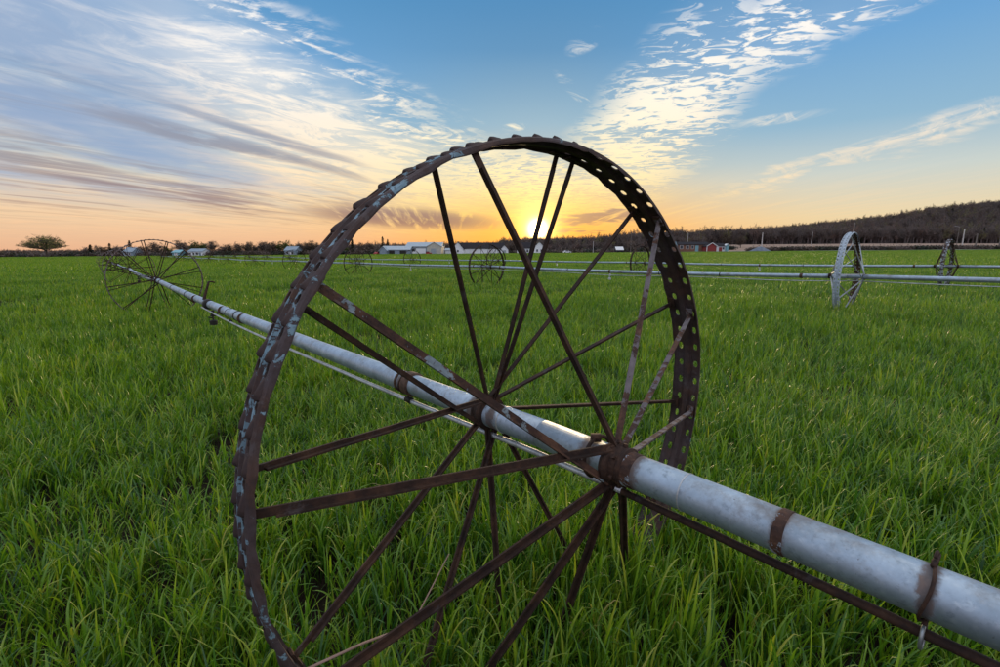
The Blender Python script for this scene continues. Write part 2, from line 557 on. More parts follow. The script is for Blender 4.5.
def build_ground():
    # a field grid graded so that cells are small by the camera, large far off
    ax = sorted({0.0, *[s * v for s in (-1, 1) for v in (1, 2, 3, 4, 5, 6, 8, 10, 12, 15, 18, 22, 27, 33, 40, 50, 62, 76, 92, 110, 130, 155, 180, 210, 245, 285, 330, 380, 430, 480, 530, 580, 640, 700, 800, 950, 1200, 1700, 2600, 4500, 8000)]})
    ay = [-8000, -3000, -1200, -600, -300, -160, -90, -50, -30, -18, -11, -7, -4, -2, -1, 0, 1, 2, 3, 4, 5, 6, 7, 8, 10, 12, 14, 16, 19, 22, 26, 30, 35, 41, 48, 56, 65, 75, 87, 100, 115, 132, 150, 170, 190, 205, 216, 219, 223, 226, 233, 242, 252, 264, 278, 294, 312, 330, 350, 375, 405, 440, 480, 520, 560, 600, 640, 680, 740, 850, 1100, 1600, 2600, 4500, 9000]
    vs = [(x, y, ground(x, y)) for y in ay for x in ax]
    nx = len(ax)
    fs, mi = [], []
    for j in range(len(ay) - 1):
        yc = (ay[j] + ay[j + 1]) / 2
        for i in range(nx - 1):
            xc = (ax[i] + ax[i + 1]) / 2
            fs.append((j * nx + i, j * nx + i + 1, (j + 1) * nx + i + 1, (j + 1) * nx + i))
            if yc < 216: mi.append(0)
            elif yc < 219: mi.append(3)
            elif yc < 223: mi.append(1)
            elif yc < 233: mi.append(3)
            elif yc < 345 and xc > 85: mi.append(2)
            else: mi.append(3)
    # soil with a green bloom of the crop, thick from far away
    m0, k, bs = new_mat('field_soil_and_crop')
    geo = k.node('ShaderNodeNewGeometry').outputs['Position']
    sp = k.node('ShaderNodeSeparateXYZ')
    k.put(sp.inputs[0], geo)
    dist = k.m('SQRT', k.add(k.mul(sp.outputs[0], sp.outputs[0]), k.mul(sp.outputs[1], sp.outputs[1])))
    soil = k.ramp(k.noise(geo, 9, 8, .7), [(.3, (.012, .009, .007)), (.7, (.045, .032, .022))])
    n_ = k.noise(k.xyz(k.mul(sp.outputs[0], .35), sp.outputs[1], 0.0), .22, 7, .68)
    green = k.ramp(n_, [(.30, (.055, .110, .014)), (.55, (.085, .150, .020)), (.75, (.115, .175, .028))])
    k.put(bs.inputs['Base Color'], k.mix(k.ss(dist, 12, 60), soil, green))
    bs.inputs['Roughness'].default_value = .95
    bs.inputs['Specular IOR Level'].default_value = .1
    bump(k, bs, k.noise(geo, 14, 8, .7), .8, .05)
    m1 = simple_mat('gravel_road', (.5, .5, .5), .9, 0, .15, 2)
    m2 = simple_mat('bare_field', (.33, .215, .15), .95, 0, .18, .15)
    m3 = simple_mat('rough_ground', (.055, .05, .028), .95, 0, .3, .2)
    for idx_, (nm, mt) in enumerate((('field', m0), ('road', m1), ('bare_field', m2), ('ground', m3))):
        sel = [f for f, q in zip(fs, mi) if q == idx_]
        used = sorted({i for f in sel for i in f})
        mp = {v: i for i, v in enumerate(used)}
        o = mesh_obj(nm, [vs[i] for i in used], [[mp[i] for i in f] for f in sel], mt, None, True)
        tag(o, kind='structure')


build_ground()

# ---------------------------------------------------------------- wheel line irrigation
AZ = R(39.96)
AX = Vector((-math.sin(AZ), math.cos(AZ), 0))      # along the pipe, away from the camera
UX = Vector((math.cos(AZ), math.sin(AZ), 0))       # wheel's horizontal direction
RW, RP = .95, .0497
# wheel frame: local x = UX, local y = up, local z = -AX  (towards the camera side)
WM = Matrix(((UX.x, 0, -AX.x, 0), (UX.y, 0, -AX.y, 0), (0, 1, 0, 0), (0, 0, 0, 1)))
# check handedness: x cross y must be z
assert UX.cross(Vector((0, 0, 1))).dot(-AX) > .99


def rim_wob(a):
    """the old rim is a little out of round"""
    d = (a - R(92) + math.pi) % (2 * math.pi) - math.pi
    return .014 * math.exp(-(d / R(48)) ** 2) + .0025 * math.sin(5 * a + 2)


def rim_mesh(name, lugs, mats_count=1, nb=72):
    """pressed steel rim: two tracks with punched holes, a groove between, turned-in edges"""
    v, f, outer = [], [], []
    # profile columns (z across, radius offset)
    prof = [(-.063, -.013), (-.060, -.004), (-.052, 0.0), (-.018, .001), (-.011, -.010), (.011, -.010), (.018, .001), (.052, 0.0), (.060, -.004), (.063, -.013)]
    rng = random.Random(4)
    T = .0045
    # wobble of the old rim
    wob = rim_wob
    woz = lambda a: .006 * math.sin(2 * a + 1.1) + .003 * math.sin(5 * a)

    def P(a, z, r, dr=0.0):
        rr = RW + r + wob(a) + dr
        return (rr * math.cos(a), rr * math.sin(a), z + woz(a))
    step = 2 * math.pi / nb
    idx = {}

    def vert(key, p):
        if key not in idx:
            idx[key] = len(v)
            v.append(p)
        return idx[key]
    sub = 2
    cols = len(prof)
    for i in range(nb):
        a0 = i * step
        for c in range(cols - 1):
            hole_col = c in (2, 6)
            z0, r0 = prof[c]
            z1, r1 = prof[c + 1]
            if not hole_col:
                for s_ in range(sub):
                    A0, A1 = a0 + s_ * step / sub, a0 + (s_ + 1) * step / sub
                    k0, k1 = i * sub + s_, (i * sub + s_ + 1) % (nb * sub)
                    if c in (0, cols - 2):
                        # rust-eaten edge
                        ec = 0 if c == 0 else c + 1
                        for kk_, A_ in ((k0, A0), (k1, A1)):
                            if (kk_, ec) not in idx:
                                zz, rr_ = prof[ec]
                                vert((kk_, ec), P(A_, zz + rng.uniform(-.0022, .0022), rr_ + rng.uniform(-.003, .004)))
                    q = [vert((k0, c), P(A0, z0, r0)), vert((k1, c), P(A1, z0, r0)), vert((k1, c + 1), P(A1, z1, r1)), vert((k0, c + 1), P(A0, z1, r1))]
                    f.append((q[0], q[1], q[2], q[3]))
            else:
                # square cell ring with an oval hole (8 points)
                k0, km, k1 = i * sub, i * sub + 1, ((i + 1) * sub) % (nb * sub)
                am, zm, rm = a0 + step / 2, (z0 + z1) / 2, (r0 + r1) / 2
                ring = [vert((k0, c), P(a0, z0, r0)), vert((km, c), P(am, z0, r0)), vert((k1, c), P(a0 + step, z0, r0)),
                        vert((k1, c, 'm'), P(a0 + step, zm, rm)),
                        vert((k1, c + 1), P(a0 + step, z1, r1)), vert((km, c + 1), P(am, z1, r1)), vert((k0, c + 1), P(a0, z1, r1)),
                        vert((k0, c, 'm'), P(a0, zm, rm))]
                ra = .0160 / RW * rng.uniform(.85, 1.1)
                rz = .0110 * rng.uniform(.85, 1.1)
                off = -.12 * step
                hole = []
                for j, (da, dz) in enumerate(((-.75, -.75), (0, -1), (.75, -.75), (1, 0), (.75, .75), (0, 1), (-.75, .75), (-1, 0))):
                    hole.append(len(v))
                    v.append(P(am + off + da * ra, zm + dz * rz, rm))
                for j in range(8):
                    j2 = (j + 1) % 8
                    f.append((ring[j], ring[j2], hole[j2], hole[j]))
    # small bolt holes every second cell are drawn as short bosses on the groove
    me = bpy.data.meshes.new(name)
    # shell: outer copy and inner copy
    n0 = len(v)
    vin = []
    for p in v:
        rr = math.hypot(p[0], p[1])
        s_ = (rr - T) / rr
        vin.append((p[0] * s_, p[1] * s_, p[2]))
    fin = [tuple(i + n0 for i in reversed(q)) for q in f]
    # close the open edges
    cnt = {}
    for q in f:
        for a, b in zip(q, q[1:] + q[:1]):
            cnt[(a, b)] = cnt.get((a, b), 0) + 1
    side = [(b, a, a + n0, b + n0) for (a, b) in cnt if (b, a) not in cnt]
    allv, allf = v + vin, f + fin + side
    outf = [1.0 if abs(p[2]) < .036 else .42 for p in v] + [0.0] * n0
    if lugs:
        lv, lf = lug_geo()
        for i in range(nb):
            for zs in (-.035, .035):
                Mx = lug_matrix(i, zs, nb, rng)
                b = len(allv)
                allv += [tuple(Mx @ Vector(p)) for p in lv]
                allf += [tuple(j + b for j in q) for q in lf]
                outf += [.6] * len(lv)
    me.from_pydata(allv, [], allf)
    at = me.attributes.new('outer', 'FLOAT', 'POINT')
    at.data.foreach_set('value', np.array(outf, dtype=np.float32))
    me.update()
    return me


def lug_geo():
    """a pocket pressed outwards from the rim, open lip at one end; local x = tangent, y = outwards, z = across"""
    st = [(-.028, 0.0, .010), (-.014, .0052, .013), (.002, .0085, .014), (.014, .0092, .0125), (.0175, .0050, .0115), (.016, -.003, .011)]
    v, f = [], []
    for x, h_, w in st:
        for zz in (-1.0, -.55, 0.0, .55, 1.0):
            v.append((x, h_ * (1 - .75 * zz * zz) - .0035 * abs(zz) ** 3, zz * w))
    for i in range(len(st) - 1):
        for j in range(4):
            a = i * 5 + j
            f.append((a, a + 1, a + 6, a + 5))
    return v, f


def lug_matrix(i, zs, nb, rng):
    a = (i + .93) * 2 * math.pi / nb
    rr = RW + rim_wob(a)
    wz = .006 * math.sin(2 * a + 1.1) + .003 * math.sin(5 * a)
    Tn = Vector((-math.sin(a), math.cos(a), 0))
    On = Vector((math.cos(a), math.sin(a), 0))
    Zn = Vector((0, 0, 1))
    s_ = rng.uniform(.85, 1.15)
    Mx = Matrix(((Tn.x, On.x, Zn.x, rr * On.x), (Tn.y, On.y, Zn.y, rr * On.y), (Tn.z, On.z, Zn.z, zs + wz), (0, 0, 0, 1)))
    return Mx @ Matrix.Rotation(rng.uniform(-.06, .06), 4, 'Z') @ Matrix.Rotation(rng.uniform(-.12, .12), 4, 'Y') @ Matrix.Diagonal((s_, s_ * rng.uniform(.8, 1.3), rng.uniform(.85, 1.05), 1))


HUB = .30                   # hubs sit 0.30 m to either side of the rim
# (angle on the rim, angle on the hub) seen from the camera side
NEAR_SP = [(110, 95), (144, 228), (176, 112), (208, 238), (242, 290), (268, 250), (300, 300), (331, 330), (353, 5), (22, 48), (52, 86)]
FAR_SP = [(115, 100), (147, 232), (172, 105), (205, 200), (236, 300), (261, 255), (293, 312), (326, 345), (355, 2), (25, 58), (56, 96), (80, 62), (85, 72)]


def spoke_geo(th, ph, side, w=.030, t=.006):
    """flat bar with a turned-over foot at the rim; side +1 = camera side (local +z)"""
    a, p = R(th), R(ph)
    rr = RW - .014 + rim_wob(R(th))
    p1 = Vector((rr * math.cos(a), rr * math.sin(a), side * .040))
    p0 = Vector((.060 * math.cos(p), .060 * math.sin(p), side * HUB))
    mb = MB()
    d = (p1 - p0).normalized()
    tang = Vector((-math.sin(a), math.cos(a), 0))
    mb.bar(p0 - d * .03, p1, w, t, tang)
    # second leg of a light angle section
    n_ = d.cross(tang).normalized()
    wd = (tang - d * tang.dot(d)).normalized()
    mb.bar(p0 + wd * (w / 2 - .003) + n_ * .009, p1 - d * .05 + wd * (w / 2 - .003) + n_ * .009, t * .9, .013, wd)
    # foot
    mb.bar(p1 - Vector((math.cos(a), math.sin(a), 0)) * .004 - tang * .022, p1 - Vector((math.cos(a), math.sin(a), 0)) * .004 + tang * .03, .030, .006, Vector((0, 0, 1)))
    # bolt at hub
    mb.tube([p0 - Vector((0, 0, .009)), p0 + Vector((0, 0, .011))], .0095, 6)
    return mb


def hub_geo(side):
    mb = MB()
    z = side * HUB
    T = lambda dz: Matrix.Translation((0, 0, z + side * dz))
    mb.lathe([(-.012, RP + .002), (-.012, .066), (.000, .070), (.004, .067), (.010, .064), (.014, RP + .007), (.036, RP + .006), (.040, RP + .009), (.048, RP + .009), (.052, RP + .001)], Matrix.Translation((0, 0, z)) @ Matrix.Diagonal((1, 1, side, 1)), 28)
    for j in range(6):
        a = j * math.pi / 3 + .3
        c = Vector(((RP + .006) * math.cos(a), (RP + .006) * math.sin(a), z + side * .026))
        o_ = Vector((math.cos(a), math.sin(a), 0))
        mb.tube([c - o_ * .004, c + o_ * .010], .0075, 6)
    return mb


SPOKE_M = {}


def build_protos():
    P = {}
    P['rim_lug'] = rim_mesh('rim_with_lugs', True)
    P['rim_plain'] = rim_mesh('rim', False)
    return P


PROTO = build_protos()


def set_mat(me, mat):
    me.materials.clear()
    me.materials.append(mat)
    return me


lug_v, lug_f = lug_geo()
LUG_ME = bpy.data.meshes.new('lug')
LUG_ME.from_pydata(lug_v, [], lug_f)
LUG_ME.materials.append(M['lug'])
LUG_ME.polygons.foreach_set('use_smooth', np.ones(len(LUG_ME.polygons), dtype=bool))
_cache = {}


def data_for(key, mb_fn, mat):
    kk = (key, mat.name)
    if kk not in _cache:
        mb = mb_fn()
        me = bpy.data.meshes.new(key[0] if isinstance(key, tuple) else key)
        me.from_pydata([tuple(p) for p in mb.v], [], mb.f)
        me.materials.append(mat)
        _cache[kk] = me
    return _cache[kk]


def wheel(line, pos, rim_mat, sp_mat, hub_mat, detail=2, spin=0.0, label=None, lean=0.0, near=False, yaw=0.0):
    """detail 2: every spoke its own piece, 1: same without lugs, 0: one mesh"""
    Mx = Matrix.Translation(pos) @ WM @ Matrix.Rotation(yaw, 4, 'Y') @ Matrix.Rotation(lean, 4, 'X') @ Matrix.Rotation(spin, 4, 'Z')
    if detail == 0:
        kk = ('far_wheel', rim_mat.name)
        if kk not in _cache:
            mb = MB()
            n_ = 40
            prof = [(-.06, -.012), (-.05, 0), (.05, 0), (.06, -.012), (.05, -.018), (-.05, -.018)]
            vs = [((RW + r) * math.cos(2 * math.pi * i / n_), (RW + r) * math.sin(2 * math.pi * i / n_), z) for i in range(n_) for z, r in prof]
            L = len(prof)
            mb.poly(vs, [(i * L + j, ((i + 1) % n_) * L + j, ((i + 1) % n_) * L + (j + 1) % L, i * L + (j + 1) % L) for i in range(n_) for j in range(L)])
            for side, lst in ((1, NEAR_SP), (-1, FAR_SP)):
                for th, ph in lst:
                    a, p = R(th), R(ph)
                    mb.bar((.07 * math.cos(p), .07 * math.sin(p), side * HUB), ((RW - .01) * math.cos(a), (RW - .01) * math.sin(a), side * .04), .03, .01, (-math.sin(a), math.cos(a), 0))
                mb.tube([(0, 0, side * (HUB - .03)), (0, 0, side * (HUB + .05))], .085, 10)
            me = bpy.data.meshes.new('wheel')
            me.from_pydata([tuple(p) for p in mb.v], [], mb.f)
            me.materials.append(rim_mat)
            _cache[kk] = me
        o = link_copy('wheel', _cache[kk], line, mat4=Mx)
        return o
    base = 'rim_plain' if near else 'rim_lug'
    kk = ('rim', base, rim_mat.name)
    if kk not in _cache:
        _cache[kk] = set_mat(PROTO[base].copy(), rim_mat)
    o = link_copy('wheel', _cache[kk], line, mat4=Mx)
    if label: o['label'] = label
    for side, lst in ((1, NEAR_SP), (-1, FAR_SP)):
        for i, (th, ph) in enumerate(lst):
            sm = sp_mat[0]
            if isinstance(sp_mat, tuple) and len(sp_mat) > 1:
                if side == 1 and th == 144: sm = sp_mat[1]
                elif side == 1 and th in (52, 22, 353): sm = sp_mat[2]
            w = .0215 if side == 1 else .0165
            link_copy('spoke', data_for(('spoke', side, th), lambda: spoke_geo(th, ph, side, w), sm), o)
        link_copy('hub', data_for(('hub', side), lambda: hub_geo(side), hub_mat), o)
    if near:
        rng = random.Random(4)
        for i in range(72):
            for zs in (-.035, .035):
                link_copy('lug', LUG_ME, o, mat4=lug_matrix(i, zs, 72, rng))
    return o


def ring(line, name, p, d, r0, r1, w, mat, n=28):
    d = Vector(d).normalized()
    Mx = Matrix.Translation(p) @ d.to_track_quat('Z', 'Y').to_matrix().to_4x4()
    key = (name, round(r0, 4), round(r1, 4), round(w, 4))

    def fn():
        return MB().lathe([(-w / 2, r0), (-w / 2 * .8, r1), (w / 2 * .8, r1), (w / 2, r0)], None, n)
    return link_copy(name, data_for(key, fn, mat), line, mat4=Mx)


def sprinkler_mb():
    """impact sprinkler hanging in a swivelling leveller under the pipe"""
    mb = MB()
    mb.tube([(0, 0, -.045), (0, 0, -.085)], .012, 8)
    mb.tube([(-.02, 0, -.09), (.045, 0, -.09)], .009, 8)
    mb.lathe([(-.175, .010), (-.170, .030), (-.135, .032), (-.128, .012)], None, 12)
    mb.tube([(0, 0, -.09), (0, 0, -.135)], .007, 8)
    mb.tube([(.045, 0, -.09), (.055, 0, -.060), (.05, 0, -.03)], .006, 6)
    mb.tube([(.01, 0, -.115), (-.045, 0, -.10)], .006, 6)
    return mb


def line_pts(wheels, sag, rng, i):
    a, b = wheels[i], wheels[i + 1]
    pts = []
    n_ = 16
    lat = rng.uniform(-.03, .03)
    for j in range(n_ + 1):
        t = j / n_
        p = a.lerp(b, t)
        s_ = 4 * t * (1 - t)
        pts.append(p - Vector((0, 0, sag * s_)) + UX * lat * s_)
    return pts

def make_line(start, spacing, n, first_d, name_label, mats, rod_far=False, seed=1, detail_y=(30, 70)):
    """one wheel line: pipe spans, wheels, couplings, sprinklers; start = plan position of the first wheel"""
    rng = random.Random(seed)
    base = Vector((start[0], start[1], ground(*start)))
    line = empty('wheel_line', base)
    tag(line, name_label, 'irrigation line', 'wheel line irrigation pipes in the crop field')
    W = []
    for i in range(n):
        q = Vector((start[0], start[1], 0)) + AX * spacing * i
        if i: q += UX * rng.uniform(-.05, .05)
        q.z = ground(q.x, q.y) + RW - .005 + (.0 if i == 0 else rng.uniform(-.02, .02))
        W.append(q - base)
    # lead-in span towards the camera side
    head = W[0] - AX * first_d
    gx = head + base
    head.z = ground(gx.x, gx.y) + RW - base.z if first_d > 6 else W[0].z - .012
    nodes = [head] + W
    for i in range(len(nodes) - 1):
        if i == 0:
            pts = [head.lerp(W[0], j / 10) for j in range(11)]
        else:
            pts = line_pts(nodes, .055 if i == 1 else rng.uniform(.02, .07), rng, i)
        far = (pts[0] + base).y > 45
        MB().tube(pts, RP, 12 if far else 32, True).build('pipe', M['pipe_near'] if seed == 1 and i < 2 else M['pipe'], line, True)
        if i > 0 and not far:
            for t in (.07, .5, .93):
                j = t * 16
                p = pts[int(j)].lerp(pts[min(16, int(j) + 1)], j % 1)
                ring(line, 'coupling', p, pts[1] - pts[0], RP, RP + .010, .07, M['seam'])
            for t in (.22, .36, .64, .78):
                j = t * 16
                p = pts[int(j)].lerp(pts[min(16, int(j) + 1)], j % 1)
                ring(line, 'band', p, pts[1] - pts[0], RP, RP + .006, .028, M['dark_metal'])
        if i > 0 and (pts[0] + base).y < 75:
            t = .5 if i > 1 or seed != 1 else .477
            j = t * 16
            p = pts[int(j)].lerp(pts[min(16, int(j) + 1)], j % 1)
            s_ = 1.55
            sp = link_copy('sprinkler', data_for('sprinkler', sprinkler_mb, M['sprinkler'] if seed != 1 else M['dark_metal']), line, mat4=Matrix.Translation(p) @ Matrix.Rotation(rng.uniform(0, 3), 4, 'Z') @ Matrix.Diagonal((s_, s_, s_, 1)))
        if rod_far and i < 3:
            rp = [p - Vector((0, 0, RP + .05 + .02 * math.sin(j))) for j, p in enumerate(pts)]
            MB().tube(rp, .011, 8).build('rod', M['rod'], line, True)
    wheels = []
    for i, p in enumerate(W):
        mt = mats[min(i, len(mats) - 1)]
        y = (p + base).y
        det = 2 if y < detail_y[0] else (1 if y < detail_y[1] else 0)
        wheels.append(wheel(line, p, mt[0], mt[1], mt[2], det, 0 if i == 0 else rng.uniform(0, 6.28), mt[3] if i < len(mats) and len(mt) > 3 else None, rng.uniform(-.03, .03) if i else 0, near=(seed == 1 and i == 0), yaw=.06 if seed == 2 and i == 0 else 0))
    return line, base, W, nodes


M['sprinkler'] = simple_mat('sprinkler_plastic', (.55, .56, .56), .5)
M['ring_steel'] = simple_mat('ring_steel', (.35, .37, .38), .4, .7)

rusty = (M['rust'],)
near_line, NB, NW, NN = make_line(
    (.1516, 1.579), 13.0, 6, 4.2,
    'weathered aluminium irrigation pipe carried by big rusty spoked wheel in the foreground',
    [(M['rim_near'], (M['rust'], M['rust_paint'], M['rust_violet']), M['rust'], 'rusted lugged wheel with flaking blue paint'), (M['rust_violet'], rusty, M['rust'])], seed=1)

line2, B2, W2, N2 = make_line(
    (7.75, 10.75), 13.0, 12, 11.0,
    'silver irrigation pipe crossing mid field on a pale galvanised spoked wheel',
    [(M['rim_galv'], (M['spoke_galv'],), M['rust'], 'pale worn galvanised wheel'), (M['rust'], rusty, M['rust'])], True, seed=2)

line3, B3, W3, N3 = make_line(
    (16.4, 17.75), 13.0, 12, 13.0,
    'farthest silver irrigation pipe, rusty wheel with whitish top at right',
    [(M['rim_mixed'], rusty, M['rust'], 'narrow rusty wheel with whitish worn top'), (M['rust'], rusty, M['rust'])], seed=3)


def near_details():
    L = near_line
    w0 = NW[0]

    def axis(d):
        """point of the pipe axis d metres beyond the first wheel (line local)"""
        if d <= 0:
            return NN[0].lerp(w0, (4.2 + d) / 4.2)
        t = d / 13
        p = w0.lerp(NW[1], t)
        return p - Vector((0, 0, .055 * 4 * t * (1 - t)))
    # bands and seams
    ring(L, 'rust_band', axis(-.765), AX, RP - .001, RP + .0022, .026, M['patchy'], 32)
    ring(L, 'weld_seam', axis(-.53), AX, RP - .001, RP + .0016, .004, M['weld'], 32)
    ring(L, 'hub_sleeve', axis(-.365), AX, RP - .001, RP + .0022, .040, M['patchy'], 32)
    ring(L, 'band', axis(-1.9), AX, RP, RP + .004, .03, M['seam'], 32)
    ring(L, 'weld_seam', axis(.20), AX, RP - .001, RP + .002, .006, M['weld'], 32)
    for d in (.90, .99):
        ring(L, 'band', axis(d), AX, RP - .001, RP + .004, .012, M['seam'], 32)
    for d in (2.95, 4.4, 5.4, 7.4):
        ring(L, 'band', axis(d), AX, RP - .001, RP + .004, .014, M['seam'], 32)
    ring(L, 'coupling', axis(6.35), AX, RP, RP + .018, .10, M['dark_metal'], 32)

    # wire clamp with the hanger that carries the rod
    def wire_clamp(d, mat, knot=True):
        p = axis(d)
        n_ = 28
        pts = [p + UX * (RP + .006) * math.cos(2 * math.pi * i / n_) + Vector((0, 0, 1)) * (RP + .006) * math.sin(2 * math.pi * i / n_) + AX * .006 * math.sin(4 * math.pi * i / n_) for i in range(n_ + 1)]
        mb = MB().tube(pts, .0032, 6)
        up = p + Vector((0, 0, RP + .006))
        if knot:
            k_ = [up + UX * (.012 + .011 * math.cos(a)) + Vector((0, 0, .010 + .010 * math.sin(a))) for a in np.linspace(-2.4, 3.0, 12)]
            mb.tube(k_, .0032, 6)
            mb.tube([up - UX * .012 + Vector((0, 0, .001)), up + UX * .03 + Vector((0, 0, .008))], .005, 6)
        dn = p - Vector((0, 0, RP + .004))
        mb.tube([dn + UX * .004, dn - Vector((0, 0, .014)) - UX * .004, dn - Vector((0, 0, .026))], .0045, 6)
        mb.build('wire_clamp', mat, L, True)
    wire_clamp(-1.015, M['rust'])
    pr = axis(-1.015) - Vector((0, 0, RP + .044))
    a_ = [pr + UX * .020 * math.cos(t) + Vector((0, 0, 1)) * .025 * math.sin(t) for t in np.linspace(0, 2 * math.pi, 21)]
    MB().tube(a_, .0038, 6).build('hanger_ring', M['ring_steel'], L, True)
    for d in (.94, 2.97, 5.0):
        wire_clamp(d, M['rust'], False)
        p = axis(d) - Vector((0, 0, RP + .036))
        MB().tube([p - AX * .02, p + AX * .02], .017, 10).build('rod_clip', M['dark_metal'], L, True)
    # rods slung below the pipe
    off = lambda d: .076 + .010 * min(d + .3, 1.2) + .012 * math.sin(max(0, d) * .45)
    pts = [axis(d) - Vector((0, 0, off(d))) + UX * .006 * math.sin(d) for d in np.linspace(-.33, 6.95, 40)]
    MB().tube(pts, .0105, 12).build('rod', M['rod'], L, True)
    pts = [axis(d) - Vector((0, 0, .078 + .012 * min(1, (-d - .28) / .9))) for d in np.linspace(-.28, -3.9, 20)]
    MB().tube(pts, .0105, 12).build('rod', M['rust'], L, True)
    # u-bolt at the near hub
    p = axis(-.235)
    pts = [p + UX * (RP + .014) * math.cos(a) + Vector((0, 0, 1)) * (RP + .014) * math.sin(a) for a in np.linspace(R(20), R(250), 18)]
    mb = MB().tube(pts, .006, 8)
    mb.box((0, 0, 0), (.03, .02, .022), Matrix.Translation(p + UX * -.012 + Vector((0, 0, RP + .014))))
    mb.build('u_bolt', M['rust'], L, True)
    p = axis(.40)
    # hooked lever standing on the pipe by the coupling
    p = axis(6.62)
    MB().tube([p + Vector((0, 0, RP - .01)), p + Vector((0, 0, RP + .04)) + UX * .01, p + Vector((0, 0, .21)) + UX * .05, p + Vector((0, 0, .285)) + UX * .075, p + Vector((0, 0, .29)) + UX * .11, p + Vector((0, 0, .275)) + UX * .15], [.024, .020, .016, .015, .012, .011], 8).build('valve_lever', M['rust'], L, True)
    # a loose wire from the rim bottom up through the crop
    o = L
    a = R(203)
    q0 = w0 + UX * (RW - .02) * math.cos(a) + Vector((0, 0, (RW - .02) * math.sin(a))) - AX * .05
    q1 = w0 + UX * -.52 + Vector((0, 0, -.47)) + AX * .02
    q2 = w0 + UX * -.36 + Vector((0, 0, -.33)) + AX * .06
    MB().tube([q0, q0.lerp(q1, .5) + Vector((0, 0, .006)), q1, q2], [.0035, .0035, .003, .002], 6).build('loose_wire', M['wire'], L, True)


M['wire'] = simple_mat('rusty_wire', (.30, .19, .15), .7)
near_details()

# ---------------------------------------------------------------- far scenery
def bx(px, Y):
    """x of a bearing (given as the tangent scale of the lens) at distance Y"""
    return (px - 500) / 478.5 * Y * .986


M['bark'] = simple_mat('bark', (.085, .062, .048), .9, 0, .35, 3)
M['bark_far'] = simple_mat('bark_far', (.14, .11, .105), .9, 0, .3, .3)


def leaf_mat(name, col, tr=.35, var=.3):
    m_, k, bs = new_mat(name)
    oi = k.node('ShaderNodeObjectInfo').outputs['Random']
    at = k.node('ShaderNodeAttribute', attribute_name='tone').outputs['Fac']
    f_ = k.add(k.mul(oi, .35), k.mul(at, .65))
    c = k.ramp(f_, [(.1, tuple(x * (1 - var) for x in col)), (.9, tuple(x * (1 + var) for x in col))])
    k.put(bs.inputs['Base Color'], c)
    bs.inputs['Roughness'].default_value = .6
    bs.inputs['Specular IOR Level'].default_value = .25
    t = k.node('ShaderNodeBsdfTranslucent')
    k.put(t.inputs['Color'], k.mix(1.0, c, (1.1, 1.15, .6), 'MULTIPLY'))
    mx = k.node('ShaderNodeMixShader')
    mx.inputs[0].default_value = tr
    k.put(mx.inputs[1], bs.outputs[0])
    k.put(mx.inputs[2], t.outputs[0])
    k.put(m_.node_tree.nodes['Material Output'].inputs[0], mx.outputs[0])
    return m_


M['leaf_green'] = leaf_mat('young_leaf', (.085, .105, .025))
M['leaf_lone'] = leaf_mat('young_leaf_olive', (.17, .17, .05), .4)
M['leaf_brown'] = leaf_mat('bud_twig', (.135, .098, .085), .2)
M['leaf_dark'] = leaf_mat('evergreen', (.022, .032, .018), .1)
M['leaf_red'] = leaf_mat('red_bud', (.19, .10, .072), .2)
M['leaf_olive'] = leaf_mat('olive_bud', (.19, .17, .06), .2)


